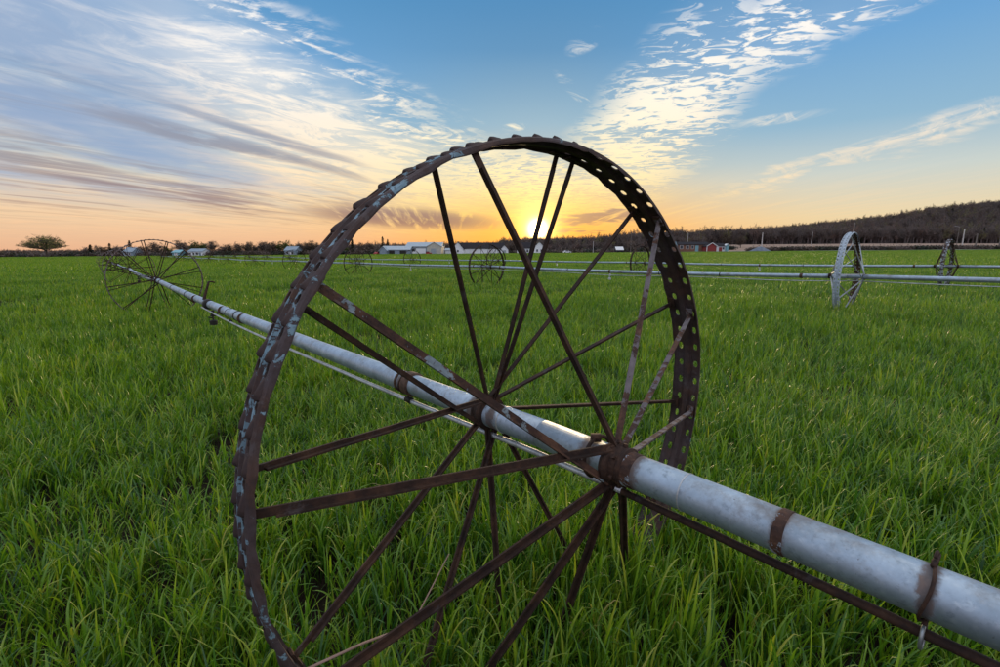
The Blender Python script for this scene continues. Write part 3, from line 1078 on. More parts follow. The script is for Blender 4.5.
def crown_tree(seed, H, W_, base, n1, n2, n3, leaf_n, leaf_size, shell=.5, dome=1.0, thick=1.0, twig=.03):
    """limbs leave a trunk at many heights and fill an egg or dome shaped crown; returns (trunk, crown)"""
    rng = random.Random(seed)
    tr, cr = MB(), MB()
    top = Vector((rng.uniform(-.05, .05) * H, rng.uniform(-.05, .05) * H, H * .80))
    mid = Vector((rng.uniform(-.03, .03) * H, rng.uniform(-.03, .03) * H, H * .4))
    r0 = H * .022 * thick
    tr.tube([(0, 0, -.3), (0, 0, H * .05), mid, top], [r0 * 1.5, r0, r0 * .65, r0 * .2], 7, False)

    def trunk_at(t):
        z = t * H
        return Vector((0, 0, z)).lerp(mid, min(1, z / mid.z)) if z < mid.z else mid.lerp(top, min(1, (z - mid.z) / (top.z - mid.z)))

    def in_crown():
        # a point in the crown body, towards the shell
        while True:
            p = Vector((rng.uniform(-1, 1), rng.uniform(-1, 1), rng.uniform(-1, 1)))
            q = p.length
            if q < 1 and rng.random() < q ** (shell * 6):
                break
        z = p.z
        if dome > 0 and z < 0: z *= (1 - dome * .55)
        cz = H * (base + (1 - base) * .5)
        lump_ = 1 + .16 * math.sin(3 * math.atan2(p.y, p.x) + seed) + .10 * math.sin(5 * p.z + seed * 2)
        return Vector((p.x * W_ * lump_, p.y * W_ * lump_, cz + z * H * (1 - base) * .5 * lump_))

    def limb(mb, a, b, ra, rb, n_, bend):
        m_ = a.lerp(b, .5) + Vector((rng.uniform(-1, 1), rng.uniform(-1, 1), rng.uniform(-.6, .2))) * (b - a).length * bend
        mb.tube([a, m_, b], [ra, (ra + rb) / 2, rb], n_, False)
        return m_
    for i in range(n1):
        e = in_crown()
        t = max(.10, min(.72, (e.z / H) * rng.uniform(.35, .75)))
        a = trunk_at(t)
        rl = r0 * .42 * (1 - t * .6)
        tr.cur = 0
        m1 = limb(tr, a, e, rl, rl * .3, 4, .10)
        for j in range(n2):
            s = rng.uniform(.35, 1.0)
            a2 = a.lerp(m1, s * 2) if s < .5 else m1.lerp(e, s * 2 - 1)
            e2 = a2.lerp(in_crown(), rng.uniform(.22, .45)) + Vector((0, 0, rng.uniform(-.02, .06) * H))
            cr.cur = 0
            m2 = limb(cr, a2, e2, max(rl * .34, twig), twig * .7, 3, .12)
            for q in range(n3):
                a3 = m2.lerp(e2, rng.uniform(0, 1))
                e3 = a3 + Vector((rng.gauss(0, 1), rng.gauss(0, 1), rng.gauss(.35, .8))).normalized() * H * rng.uniform(.04, .10)
                cr.cur = 0
                cr.tube([a3, e3], [twig * .7, twig * .35], 3, False)
                cr.cur = 1
                for _ in range(leaf_n):
                    c = a3.lerp(e3, rng.uniform(.2, 1.2)) + Vector((rng.gauss(0, 1), rng.gauss(0, 1), rng.gauss(0, 1))) * leaf_size
                    u_ = Vector((rng.uniform(-1, 1), rng.uniform(-1, 1), rng.uniform(-1, 1))).normalized()
                    v_ = u_.orthogonal().normalized()
                    s_ = leaf_size * rng.uniform(.5, 1.3)
                    cr.poly([c - u_ * s_, c + v_ * s_ * .5, c + u_ * s_, c - v_ * s_ * .5], [(0, 1, 2, 3)])
    return tr, cr


def conifer(seed, H, W_):
    rng = random.Random(seed)
    tr, cr = MB(), MB()
    tr.tube([(0, 0, -.2), (0, 0, H * .5), (0, 0, H * .97)], [H * .022, H * .014, .01], 5)
    cr.cur = 1
    n_ = 620
    for i in range(n_):
        t = rng.random() ** 1.25
        z = H * (.06 + .94 * t)
        rr = W_ * (1 - t) ** .75 * rng.uniform(.25, 1.0) * (.8 + .35 * math.sin(9 * t + i % 7))
        a = rng.uniform(0, 6.28)
        c = Vector((rr * math.cos(a), rr * math.sin(a), z))
        o_ = Vector((math.cos(a), math.sin(a), -.25)).normalized()
        s_ = H * .055 * rng.uniform(.6, 1.3)
        u_ = o_.cross(Vector((0, 0, 1))).normalized()
        cr.poly([c - o_ * s_, c + u_ * s_ * .45, c + o_ * s_, c - u_ * s_ * .45 + Vector((0, 0, s_ * .3))], [(0, 1, 2, 3)])
    return tr, cr


def tone_mesh(mb, name, mats, seed=0):
    me = bpy.data.meshes.new(name)
    me.from_pydata([tuple(p) for p in mb.v], [], mb.f)
    for m_ in mats:
        me.materials.append(m_)
    me.polygons.foreach_set('material_index', np.array(mb.mi, dtype=np.int32))
    rng = np.random.default_rng(seed)
    tone = np.zeros(len(mb.v), np.float32)
    for f in mb.f:
        tone[f] = rng.random()
    at = me.attributes.new('tone', 'FLOAT', 'POINT')
    at.data.foreach_set('value', tone)
    return me


TP = {}


def tree_proto(kind, i):
    kk = (kind, i)
    if kk in TP: return TP[kk]
    sd = 100 + i * 7 + {'bare': 0, 'leafy': 40, 'conifer': 80, 'round': 120}[kind]
    if kind == 'bare':
        tr, cr = crown_tree(sd, 10, 4.2, .10, 22, 9, 4, 3, .19, .35, .1)
        mats = [M['bark'], M['leaf_brown']]
    elif kind == 'leafy':
        tr, cr = crown_tree(sd, 10, 4.8, .10, 18, 7, 4, 6, .24, .35, .3)
        mats = [M['bark'], M['leaf_green']]
    elif kind == 'round':
        tr, cr = crown_tree(sd, 10, 5.0, .06, 20, 7, 4, 4, .24, .35, .3)
        mats = [M['bark'], M['leaf_brown']]
    else:
        tr, cr = conifer(sd, 10, 2.6)
        mats = [M['bark'], M['leaf_dark']]
    TP[kk] = (tone_mesh(tr, 'trunk', [M['bark'], M['bark']], sd), tone_mesh(cr, 'crown', mats, sd))
    return TP[kk]


def plant_tree(px, top, Y, kind, i, label, sx=1.0, name='tree', group='trees along the far edge of the field'):
    X = bx(px, Y)
    z = ground(X, Y) - .1
    H = ((252.4 - top) / 478.5 * Y * .986 + 1.568 - z) * 1.22
    sx *= 1.12
    tm, cm = tree_proto(kind, i)
    o = empty(name, (X, Y, z), i * 1.7 + px)
    s_ = H / 10
    o.scale = (s_ * sx, s_ * sx, s_)
    tag(o, label, 'tree', group)
    link_copy('trunk', tm, o)
    link_copy('crown', cm, o)
    return o


# the lone spreading tree at the field's left end
tr, cr = crown_tree(17, 10.6, 9.8, .16, 40, 9, 5, 2, .22, .9, .95, 1.4, .05)
lt = empty('spreading_tree', (bx(46, 221), 221, ground(bx(46, 221), 221) - .1), .6)
tag(lt, 'lone wide spreading tree with thin olive foliage at far left', 'tree')
link_copy('trunk', tone_mesh(tr, 'trunk', [M['bark'], M['bark']], 3), lt)
link_copy('crown', tone_mesh(cr, 'crown', [M['bark'], M['leaf_lone']], 3), lt)

TREES = [(86, 247.8, 252, 'round', 2, 1.1), (98, 247.2, 256, 'bare', 3, 1.1), (114, 247.5, 258, 'round', 1, 1.0), (138, 246.5, 262, 'bare', 2, 1.1), (190, 245, 262, 'round', 1, 1.0), (205, 244.5, 262, 'round', 2, 1.0), (228, 245, 255, 'round', 2, 1.0), (251, 244, 258, 'bare', 3, 1.0), (267, 244, 262, 'round', 0, 1.0), (278, 244, 262, 'bare', 1, 1.0), (316, 244, 258, 'round', 1, 1.0), (338, 245, 262, 'round', 0, 1.0), (91, 247, 250, 'conifer', 0, 1.3), (105, 247, 255, 'round', 0, 1.2), (110.5, 245.8, 250, 'conifer', 1, 1.0), (120, 246.5, 262, 'bare', 0, 1.2), (130.5, 243.6, 255, 'conifer', 2, .95),
         (147, 246, 268, 'round', 1, 1.1), (157, 243.5, 250, 'round', 2, 1.1), (168, 246, 262, 'leafy', 0, 1.0), (181, 240.8, 255, 'bare', 1, 1.1), (198, 241.8, 248, 'leafy', 1, 1.0),
         (212, 241.2, 256, 'bare', 2, 1.0), (222, 246.8, 252, 'round', 0, .9), (231, 247.5, 260, 'bare', 3, 1.2), (238.5, 243.5, 258, 'bare', 0, .9), (247, 243.6, 252, 'round', 1, .9),
         (256, 245.5, 262, 'bare', 1, 1.1), (263, 241.8, 255, 'bare', 2, .9), (272, 243, 250, 'round', 2, 1.0), (285, 241.8, 252, 'leafy', 2, 1.0), (293, 246, 262, 'bare', 3, 1.1),
         (301, 243.2, 258, 'bare', 0, 1.0), (310, 241, 252, 'bare', 1, 1.0), (321, 246, 256, 'round', 0, 1.1), (331, 241.5, 250, 'bare', 2, 1.2), (345, 246, 248, 'leafy', 0, .8),
         (352.5, 241.3, 246, 'conifer', 0, .8), (362, 244.5, 258, 'bare', 3, 1.1), (370, 243, 255, 'bare', 0, .9), (383, 240.2, 262, 'conifer', 1, .7), (388, 242.2, 264, 'conifer', 2, .8), (396, 243.8, 268, 'bare', 1, 1.2),
         (446, 244.5, 275, 'round', 1, 1.2), (631, 241.8, 262, 'round', 2, 1.1), (655, 241.2, 268, 'bare', 2, 1.2), (726, 237.5, 275, 'bare', 0, 1.1), (740, 238.2, 280, 'bare', 3, 1.1), (512, 243.2, 285, 'bare', 1, 1.3)]
ord_n = ['first', 'second', 'third', 'fourth', 'fifth', 'sixth', 'seventh', 'eighth', 'ninth', 'tenth', 'eleventh', 'twelfth', 'thirteenth', 'fourteenth', 'fifteenth', 'sixteenth', 'seventeenth', 'eighteenth', 'nineteenth', 'twentieth', 'twenty-first', 'twenty-second', 'twenty-third', 'twenty-fourth', 'twenty-fifth']
KL = {'bare': 'bare brown tree', 'leafy': 'green leafing tree', 'conifer': 'dark pointed evergreen tree', 'round': 'rounded brown budding tree'}
KN = {'bare': 'bare_tree', 'leafy': 'leafing_tree', 'conifer': 'evergreen_tree', 'round': 'budding_tree'}
cnt = {}
for px, top, Y, kind, i, sx in sorted(TREES):
    c = cnt.get(kind, 0)
    cnt[kind] = c + 1
    plant_tree(px, top, Y, kind, i, f"{KL[kind]} on the far field edge, {ord_n[c]} of its kind from the left", sx, KN[kind])


# instanced masses -------------------------------------------------------
def scatter(name, pts, rots, scls, idx, protos, mat_list, kind='stuff', label=None, cat=None):
    """one object: points in a mesh, clumps set on them by geometry nodes"""
    me = bpy.data.meshes.new(name)
    me.from_pydata([tuple(p) for p in pts], [], [])
    for nm, tp, arr in (('rot', 'FLOAT_VECTOR', rots), ('scl', 'FLOAT_VECTOR', scls)):
        at = me.attributes.new(nm, tp, 'POINT')
        at.data.foreach_set('vector', np.asarray(arr, dtype=np.float32).ravel())
    at = me.attributes.new('idx', 'INT', 'POINT')
    at.data.foreach_set('value', np.asarray(idx, dtype=np.int32))
    for m_ in mat_list:
        me.materials.append(m_)
    o = bpy.data.objects.new(name, me)
    COL.objects.link(o)
    col = bpy.data.collections.new(name + '_clumps')
    for i, pm in enumerate(protos):
        col.objects.link(bpy.data.objects.new(f'{name}_{i:02d}', pm))
    ng = bpy.data.node_groups.new(name, 'GeometryNodeTree')
    ng.interface.new_socket('Geometry', in_out='INPUT', socket_type='NodeSocketGeometry')
    ng.interface.new_socket('Geometry', in_out='OUTPUT', socket_type='NodeSocketGeometry')
    gi, go = ng.nodes.new('NodeGroupInput'), ng.nodes.new('NodeGroupOutput')
    ci = ng.nodes.new('GeometryNodeCollectionInfo')
    ci.inputs['Collection'].default_value = col
    ci.inputs['Separate Children'].default_value = True
    ci.inputs['Reset Children'].default_value = True
    io = ng.nodes.new('GeometryNodeInstanceOnPoints')
    io.inputs['Pick Instance'].default_value = True

    def na(nm, tp):
        n = ng.nodes.new('GeometryNodeInputNamedAttribute')
        n.data_type = tp
        n.inputs['Name'].default_value = nm
        return n.outputs['Attribute']
    L = ng.links.new
    L(gi.outputs[0], io.inputs['Points'])
    L(ci.outputs[0], io.inputs['Instance'])
    L(na('idx', 'INT'), io.inputs['Instance Index'])
    er = ng.nodes.new('FunctionNodeEulerToRotation')
    L(na('rot', 'FLOAT_VECTOR'), er.inputs[0])
    L(er.outputs[0], io.inputs['Rotation'])
    L(na('scl', 'FLOAT_VECTOR'), io.inputs['Scale'])
    L(io.outputs[0], go.inputs[0])
    md = o.modifiers.new('scatter', 'NODES')
    md.node_group = ng
    tag(o, label, cat, kind=kind)
    return o


def join_mb(a, b):
    n_ = len(a.v)
    out = MB()
    out.v = a.v + b.v
    out.f = a.f + [[i + n_ for i in f] for f in b.f]
    out.mi = a.mi + b.mi
    return out


def wood():
    protos = []
    leaf = ['leaf_brown', 'leaf_brown', 'leaf_red', 'leaf_olive', 'leaf_brown', 'leaf_dark']
    for i in range(6):
        if i == 5:
            tr, cr = conifer(300, 9, 2.2)
        else:
            tr, cr = crown_tree(200 + i * 3, 12, 3.4, .18, 12, 6, 4, 2 if i != 3 else 3, .19, .3, .3, 1.2, .04)
        protos.append(tone_mesh(join_mb(tr, cr), 'wood_tree', [M['bark_far'], M[leaf[i]]], i))
    rng = random.Random(8)
    P_, Rr, S_, I_ = [], [], [], []

    def put(x, y, s):
        P_.append((x, y, ground(x, y) - .3))
        Rr.append((0, 0, rng.uniform(0, 6.28)))
        S_.append((s * rng.uniform(.9, 1.25), s * rng.uniform(.9, 1.25), s))
        I_.append(rng.choices(range(6), (5, 5, 3, 1.2, 5, .7))[0])
    # the hill: front edge and slope, thinned out with depth
    for _ in range(14000):
        y = 345 + 330 * rng.random() ** 1.15
        x = rng.uniform(-.42, 1.35) * y
        if x < 90 and y < 420: continue
        s = rng.choice((rng.uniform(.55, .9), rng.uniform(.8, 1.3)))
        if x < 0: s *= .8
        put(x, y, s)
    # low far wood across the left half of the horizon
    for _ in range(2600):
        y = rng.uniform(470, 640)
        put(rng.uniform(-1.35, -.2) * y, y, rng.uniform(.35, .62))
    # scrub and small trees behind the farm buildings
    for _ in range(420):
        y = rng.uniform(300, 345)
        put(rng.uniform(-.36, .42) * y, y, rng.uniform(.42, .75))
    scatter('woodland', P_, Rr, S_, I_, protos, [M['bark_far']], 'stuff', 'brown leafless wood covering the far hillside', 'woodland')


wood()


def shrubs():
    """dark hedge bottoms along the field's far edge and by the road"""
    protos = []
    for i in range(3):
        rng = random.Random(60 + i)
        mb = MB()
        mb.cur = 0
        for _ in range(14):
            a = rng.uniform(0, 6.28)
            mb.tube([(rng.uniform(-.3, .3), rng.uniform(-.3, .3), 0), (math.cos(a) * .7, math.sin(a) * .7, rng.uniform(.6, 1.2))], [.03, .01], 3, False)
        mb.cur = 1
        for _ in range(170):
            c = Vector((rng.gauss(0, .55), rng.gauss(0, .55), abs(rng.gauss(.55, .3))))
            a = Vector((rng.uniform(-1, 1), rng.uniform(-1, 1), rng.uniform(-1, 1))).normalized()
            b = a.orthogonal().normalized()
            s_ = rng.uniform(.08, .2)
            mb.poly([c - a * s_, c + b * s_ * .6, c + a * s_, c - b * s_ * .6], [(0, 1, 2, 3)])
        protos.append(tone_mesh(mb, 'shrub', [M['bark_far'], M[['leaf_brown', 'leaf_dark', 'leaf_brown'][i]]], i))
    rng = random.Random(12)
    P_, Rr, S_, I_ = [], [], [], []

    def put(x, y, s):
        P_.append((x, y, ground(x, y) - .05)); Rr.append((0, 0, rng.uniform(0, 6.28)))
        S_.append((s * 1.3, s * 1.3, s)); I_.append(rng.randrange(3))
    for _ in range(1300):
        put(rng.uniform(-260, -60), rng.uniform(243, 262), rng.uniform(.9, 2.2))
    for _ in range(420):
        put(rng.uniform(-62, 40), rng.uniform(262, 290), rng.uniform(.7, 1.5))
    for _ in range(700):
        put(rng.uniform(117, 330), rng.uniform(226, 231), rng.uniform(1.1, 1.7))
    for _ in range(260):
        put(rng.uniform(20, 130), rng.uniform(262, 285), rng.uniform(.8, 2.0))
    scatter('hedgerow', P_, Rr, S_, I_, protos, [M['bark_far']], 'stuff', 'dark low scrub and hedge along the far field edge', 'hedge')


shrubs()

# ---- farm buildings
M['white_wall'] = simple_mat('white_boards', (.82, .83, .84), .7, 0, .08, 1.2)
M['grey_wall'] = simple_mat('grey_metal_wall', (.34, .38, .40), .6, .1, .1, 1)
M['cream_wall'] = simple_mat('cream_metal_wall', (.52, .50, .42), .6, .1, .1, 1)
M['blue_grey'] = simple_mat('blue_grey_wall', (.25, .31, .37), .6, .1, .1, 1)
M['dark_roof'] = simple_mat('dark_shingle', (.034, .030, .034), .9, 0, .2, 1.5, .1)
M['metal_roof'] = simple_mat('pale_metal_roof', (.40, .45, .49), .5, .2, .1, 1)
M['brick'] = simple_mat('brown_brick', (.21, .105, .068), .85, 0, .2, 4)
M['red_wall'] = simple_mat('red_boards', (.28, .045, .04), .75, 0, .15, 2)
M['trim'] = simple_mat('white_trim', (.72, .72, .72), .6, 0, .05)
M['turq'] = simple_mat('turquoise_metal', (.22, .42, .47), .55, .1, .1)
M['gravel'] = simple_mat('crushed_stone', (.15, .18, .225), .95, 0, .25, 1.5)
M['tyre'] = simple_mat('tyre', (.02, .02, .02), .8)
M['pole_wood'] = simple_mat('weathered_pole', (.20, .17, .15), .85, 0, .2, 2)
M['pole_pale'] = simple_mat('pale_pole', (.55, .52, .50), .7, 0, .1, 2)
m_, k, bs = new_mat('window_glass')
bs.inputs['Base Color'].default_value = (.03, .035, .045, 1)
bs.inputs['Roughness'].default_value = .08
M['glass'] = m_


def building(name, label, px0, px1, Y, depth, eave, ridge, wall, roof, along='x', win=(), doors=(), rz=0.0, cat='building', group=None, over=.35):
    """gabled building; front towards the camera. along: direction of the ridge. win: (x fraction, z, w, h); doors: (x fraction, w, h, material)"""
    X0, X1 = bx(px0, Y), bx(px1, Y)
    w, xc = X1 - X0, (X0 + X1) / 2
    z = ground(xc, Y) - .15
    o = empty(name, (xc, Y, z), rz)
    tag(o, label, cat, group)
    hw, d = w / 2, depth
    if along == 'x':
        vs = [(-hw, 0, 0), (hw, 0, 0), (hw, d, 0), (-hw, d, 0), (-hw, 0, eave), (hw, 0, eave), (hw, d, eave), (-hw, d, eave), (-hw, d / 2, ridge), (hw, d / 2, ridge)]
        fs = [(0, 1, 5, 4), (2, 3, 7, 6), (1, 2, 6, 9, 5), (3, 0, 4, 8, 7)]
        sl = [((0, -over), (d / 2, None)), ((d, over), (d / 2, None))]
        mb = MB()
        for s_ in (0, 1):
            y0 = -over if s_ == 0 else d + over
            k_ = (ridge - eave) / (d / 2)
            ze = eave - over * k_
            a = [(-hw - over, y0, ze), (hw + over, y0, ze), (hw + over, d / 2, ridge), (-hw - over, d / 2, ridge)]
            b = [(p[0], p[1], p[2] + .18) for p in a]
            mb.poly(a + b, [(0, 1, 2, 3), (7, 6, 5, 4), (0, 4, 5, 1), (1, 5, 6, 2), (3, 7, 4, 0)])
    else:
        vs = [(-hw, 0, 0), (hw, 0, 0), (hw, d, 0), (-hw, d, 0), (-hw, 0, eave), (hw, 0, eave), (hw, d, eave), (-hw, d, eave), (0, 0, ridge), (0, d, ridge)]
        fs = [(0, 1, 5, 8, 4), (2, 3, 7, 9, 6), (1, 2, 6, 5), (3, 0, 4, 7)]
        mb = MB()
        for s_ in (-1, 1):
            k_ = (ridge - eave) / hw
            ze = eave - over * k_
            a = [(s_ * (hw + over), -over, ze), (s_ * (hw + over), d + over, ze), (0, d + over, ridge), (0, -over, ridge)]
            b = [(p[0], p[1], p[2] + .18) for p in a]
            mb.poly(a + b, [(0, 1, 2, 3), (7, 6, 5, 4), (0, 4, 5, 1), (1, 5, 6, 2), (3, 7, 4, 0)])
    mesh_obj('wall', vs, fs, wall, o)
    mb.build('roof', roof, o)
    for fx, zc_, ww, hh in win:
        x_ = -hw + fx * w
        f_ = MB()
        f_.box((x_, -.03, zc_), (ww + .25, .08, hh + .25))
        f = f_.build('window', M['trim'], o)
        MB().box((x_, -.055, zc_), (ww, .05, hh)).build('pane', M['glass'], f)
    for fx, ww, hh, mt in doors:
        MB().box((-hw + fx * w, -.04, hh / 2), (ww, .09, hh)).build('door', mt, o)
    return o


# long white barn with two gabled ends
building('barn', 'long white barn with dark roof behind the field', 458, 504, 235, 10, 2.9, 5.6, M['white_wall'], M['dark_roof'], 'x', doors=((.3, 2.6, 2.4, M['trim']), (.7, 2.6, 2.4, M['trim'])))
building('barn_wing', 'white gabled front at the left end of the long barn', 452.3, 463.5, 232, 8, 2.7, 6.0, M['white_wall'], M['dark_roof'], 'y', win=((.5, 1.6, .8, 1.0),))
building('barn_wing', 'white gabled front at the right end of the long barn', 500.5, 508.2, 232, 8, 2.4, 4.4, M['white_wall'], M['dark_roof'], 'y', doors=((.5, 1.6, 2.0, M['grey_wall']),))
building('shed', 'small low white shed left of the long barn', 445.5, 452.5, 238, 5, 2.2, 3.0, M['white_wall'], M['metal_roof'], 'x')
building('farmhouse', 'white house with dark roof below the setting sun', 519, 536, 238, 9, 3.0, 5.7, M['white_wall'], M['dark_roof'], 'x', win=((.22, 1.6, .9, 1.2), (.5, 1.6, .9, 1.2), (.78, 1.6, .9, 1.2)))
building('house_wing', 'white gabled wing with windows beside the white house', 534, 544.5, 235, 9, 3.3, 5.9, M['white_wall'], M['dark_roof'], 'y', win=((.3, 1.7, .8, 1.1), (.7, 1.7, .8, 1.1)))
building('house_wing', 'small white gable at the left of the white house', 517.2, 524, 235.5, 6, 2.7, 5.1, M['white_wall'], M['dark_roof'], 'y', win=((.5, 1.6, .8, 1.0),))
# grey metal sheds
building('machine_shed', 'large grey metal barn with pale roof and cream gable', 406, 441, 240, 16, 4.1, 6.2, M['grey_wall'], M['metal_roof'], 'x', doors=((.2, 3.2, 3.0, M['dark_metal']), (.45, 3.2, 3.0, M['trim'])))
building('shed_wing', 'cream gabled end of the large grey barn', 427, 441.5, 236, 8, 4.0, 6.0, M['cream_wall'], M['metal_roof'], 'y', doors=((.45, 2.6, 3.0, M['grey_wall']),))
building('shed', 'long low blue-grey shed left of the large grey barn', 382, 410, 234, 9, 2.6, 4.3, M['blue_grey'], M['metal_roof'], 'x', doors=((.35, 2.6, 2.2, M['dark_metal']), (.75, 3.0, 2.2, M['dark_metal'])))
building('shed', 'little gabled blue-grey hut at the left of the low shed', 379.5, 386.5, 231, 7, 2.4, 4.2, M['blue_grey'], M['metal_roof'], 'y')
# houses right of the wheel
building('brick_house', 'low brown brick house with white windows right of the wheel', 678, 709, 236, 9, 3.4, 4.7, M['brick'], M['dark_roof'], 'x', win=((.10, 2.2, 1.3, 1.5), (.30, 2.2, 1.3, 1.5), (.46, 2.2, 1.0, 1.5), (.85, 2.2, 1.2, 1.4)), doors=((.60, 1.6, 3.0, M['turq']),))
g = building('garage', 'small red garage with white edged gable', 706.5, 716.5, 231, 7, 2.5, 4.0, M['red_wall'], M['dark_roof'], 'y', doors=((.5, 2.8, 2.3, M['red_wall']),))
for s_ in (-1, 1):
    hw = (bx(716.5, 231) - bx(706.5, 231)) / 2
    MB().bar((s_ * (hw + .3), -.40, 2.45), (0, -.40, 4.15), .30, .08, (0, 0, 1)).build('gable_trim', M['trim'], g)
    MB().box((s_ * hw * .98, -.06, 1.25), (.35, .1, 2.5)).build('corner_board', M['trim'], g)
building('cottage', 'small white cottage with red door beside the red garage', 716.8, 725, 232, 6, 2.6, 3.8, M['white_wall'], M['dark_roof'], 'x', win=((.75, 1.5, .8, 1.0),), doors=((.4, 1.5, 2.0, M['red_wall']),))
building('kiosk', 'narrow pale blue hut right of the white cottage', 725.8, 728.2, 231, 2, 3.0, 3.5, M['turq'], M['trim'], 'y')
# left part of the horizon
building('house', 'small blue-grey house among trees behind the second wheel', 123, 132, 240, 7, 2.6, 4.6, M['blue_grey'], M['blue_grey'], 'x', win=((.3, 1.5, .9, 1.0), (.7, 1.5, .9, 1.0)))
building('shed', 'small turquoise shed on the far left field edge', 172, 179.5, 240, 6, 2.2, 3.4, M['turq'], M['turq'], 'x', doors=((.5, 1.6, 1.9, M['trim']),))
building('house', 'long pale blue bungalow on the far left field edge', 188, 202, 240, 7, 2.5, 3.8, M['white_wall'], M['blue_grey'], 'x', win=((.15, 1.4, .9, 1.0), (.4, 1.4, .9, 1.0), (.65, 1.4, .9, 1.0)), doors=((.85, 1.0, 2.0, M['blue_grey']),))
building('house', 'blue house with blue roof left of the big rim', 284.5, 295.5, 240, 8, 2.8, 4.6, M['blue_grey'], M['blue_grey'], 'x', win=((.25, 1.5, .9, 1.1), (.7, 1.5, .9, 1.1)), doors=((.5, 1.0, 2.0, M['trim']),))
building('shed', 'tiny white roofed shed under the hill right of the sun', 616.5, 623, 250, 4, 1.6, 3.0, M['dark_roof'], M['trim'], 'x')


def vehicle(name, label, px, Y, col, kind, rz=0.0):
    X = bx(px, Y)
    o = empty(name, (X, Y, ground(X, Y)), rz)
    tag(o, label, 'truck' if kind == 'truck' else 'car')
    mb = MB()
    if kind == 'truck':
        L, W_ = 6.4, 2.2
        mb.box((.9, 0, 1.75), (4.4, W_, 2.3))
        mb.build('cargo_box', col, o)
        c = MB().poly([(-3.2, -1, .5), (-1.35, -1, .5), (-1.35, -1, 2.3), (-2.3, -1, 2.3), (-2.75, -1, 1.45), (-3.2, -1, 1.3), (-3.2, 1, .5), (-1.35, 1, .5), (-1.35, 1, 2.3), (-2.3, 1, 2.3), (-2.75, 1, 1.45), (-3.2, 1, 1.3)],
                      [(0, 1, 2, 3, 4, 5), (11, 10, 9, 8, 7, 6)] + [(i, i + 6, (i + 1) % 6 + 6, (i + 1) % 6) for i in range(6)]).build('cab', col, o)
        MB().box((-2.05, -1.0, 1.8), (.8, .06, .6)).build('window', M['glass'], c)
        wl = ((-2.4, .45), (1.9, .45))
    else:
        hb = [(-2.1, .35), (2.1, .35), (2.1, .85), (1.2, .95), (.7, 1.42), (-1.0, 1.42), (-1.6, .95), (-2.1, .85)]
        n_ = len(hb)
        vs = [(x, -.85, z) for x, z in hb] + [(x, .85, z) for x, z in hb]
        mb.poly(vs, [tuple(range(n_)), tuple(range(2 * n_ - 1, n_ - 1, -1))] + [(i, i + n_, (i + 1) % n_ + n_, (i + 1) % n_) for i in range(n_)])
        mb.build('body', col, o)
        MB().box((-.15, 0, 1.18), (1.5, 1.74, .34)).build('window', M['glass'], o)
        wl = ((-1.3, .33), (1.3, .33))
    for x_, r_ in wl:
        for s_ in (-1, 1):
            MB().tube([(x_, s_ * .72, r_), (x_, s_ * .98, r_)], r_, 12).build('wheel', M['tyre'], o)
    return o


M['car_white'] = simple_mat('white_paint', (.70, .71, .72), .35, 0, .04)
M['car_red'] = simple_mat('red_paint', (.35, .03, .03), .35, 0, .05)
vehicle('box_truck', 'white box truck parked before the grey barn', 419, 229, M['car_white'], 'truck', .15)
vehicle('car', 'white car parked right of the white house', 567, 250, M['car_white'], 'car', .2)
vehicle('car', 'red car parked by the little blue-grey hut', 377.5, 232, M['car_red'], 'car', 1.2)
vehicle('car', 'red car between the truck and the cream gable', 427, 230, M['car_red'], 'car', .3)


def pole(name, label, px, top, Y, mat, arms=1, lamp=False, r=.15):
    X = bx(px, Y)
    z = ground(X, Y) - .3
    H = (252.4 - top) / 478.5 * Y * .986 + 1.568 - z
    o = empty(name, (X, Y, z))
    tag(o, label, 'pole', 'utility poles along the road')
    MB().tube([(0, 0, 0), (0, 0, H)], [r, r * .65], 8).build('post', mat, o)
    for i in range(arms):
        MB().box((0, -.1, H - .5 - i * .8), (2.2, .1, .12)).build('crossarm', M['pole_wood'], o)
        for q in (-.9, -.4, .4, .9):
            MB().lathe([(0, .04), (.08, .05), (.16, .03)], Matrix.Translation((q, -.1, H - .44 - i * .8)), 6).build('insulator', M['dark_metal'], o)
    if lamp:
        MB().tube([(0, 0, H - .3), (-.6, 0, H), (-1.6, 0, H + .1)], .05, 6).build('lamp_arm', M['pole_pale'], o)
        MB().box((-1.9, 0, H + .08), (.7, .3, .14)).build('lamp_head', M['pole_pale'], o)


pole('utility_pole', 'thin pole beneath the sun, right of the white house', 562, 240, 255, M['pole_wood'], 0)
pole('utility_pole', 'short pale pole before the wood, left of the far rusty wheel', 593, 241.5, 255, M['pole_pale'], 0)
pole('utility_pole', 'tall pole just behind the big rim', 630.5, 233.5, 240, M['pole_wood'], 1)
pole('utility_pole', 'pale pole rising behind the brick house', 687, 233.5, 255, M['pole_pale'], 1)
pole('utility_pole', 'white pole standing behind the gravel heap', 761, 233, 244, M['pole_pale'], 1, r=.28)
pole('utility_pole', 'slim pole between gravel heap and pale wheel', 810.5, 232.5, 236, M['pole_pale'], 0)
pole('utility_pole', 'pole rising behind the pale galvanised wheel', 851, 223.5, 236, M['pole_pale'], 1)
pole('utility_pole', 'white pole right of the narrow rusty wheel', 961, 229.5, 240, M['pole_pale'], 0, r=.3)
pole('street_lamp', 'dark post with lamp arm right of the narrow rusty wheel', 955.5, 227, 238, M['pole_wood'], 0, True)
pole('utility_pole', 'dark pole near the right edge before the bare field', 974.5, 234, 238, M['pole_wood'], 1, r=.35)
pole('utility_pole', 'dark pole at the right edge of the picture', 998, 234, 238, M['pole_wood'], 1, r=.35)


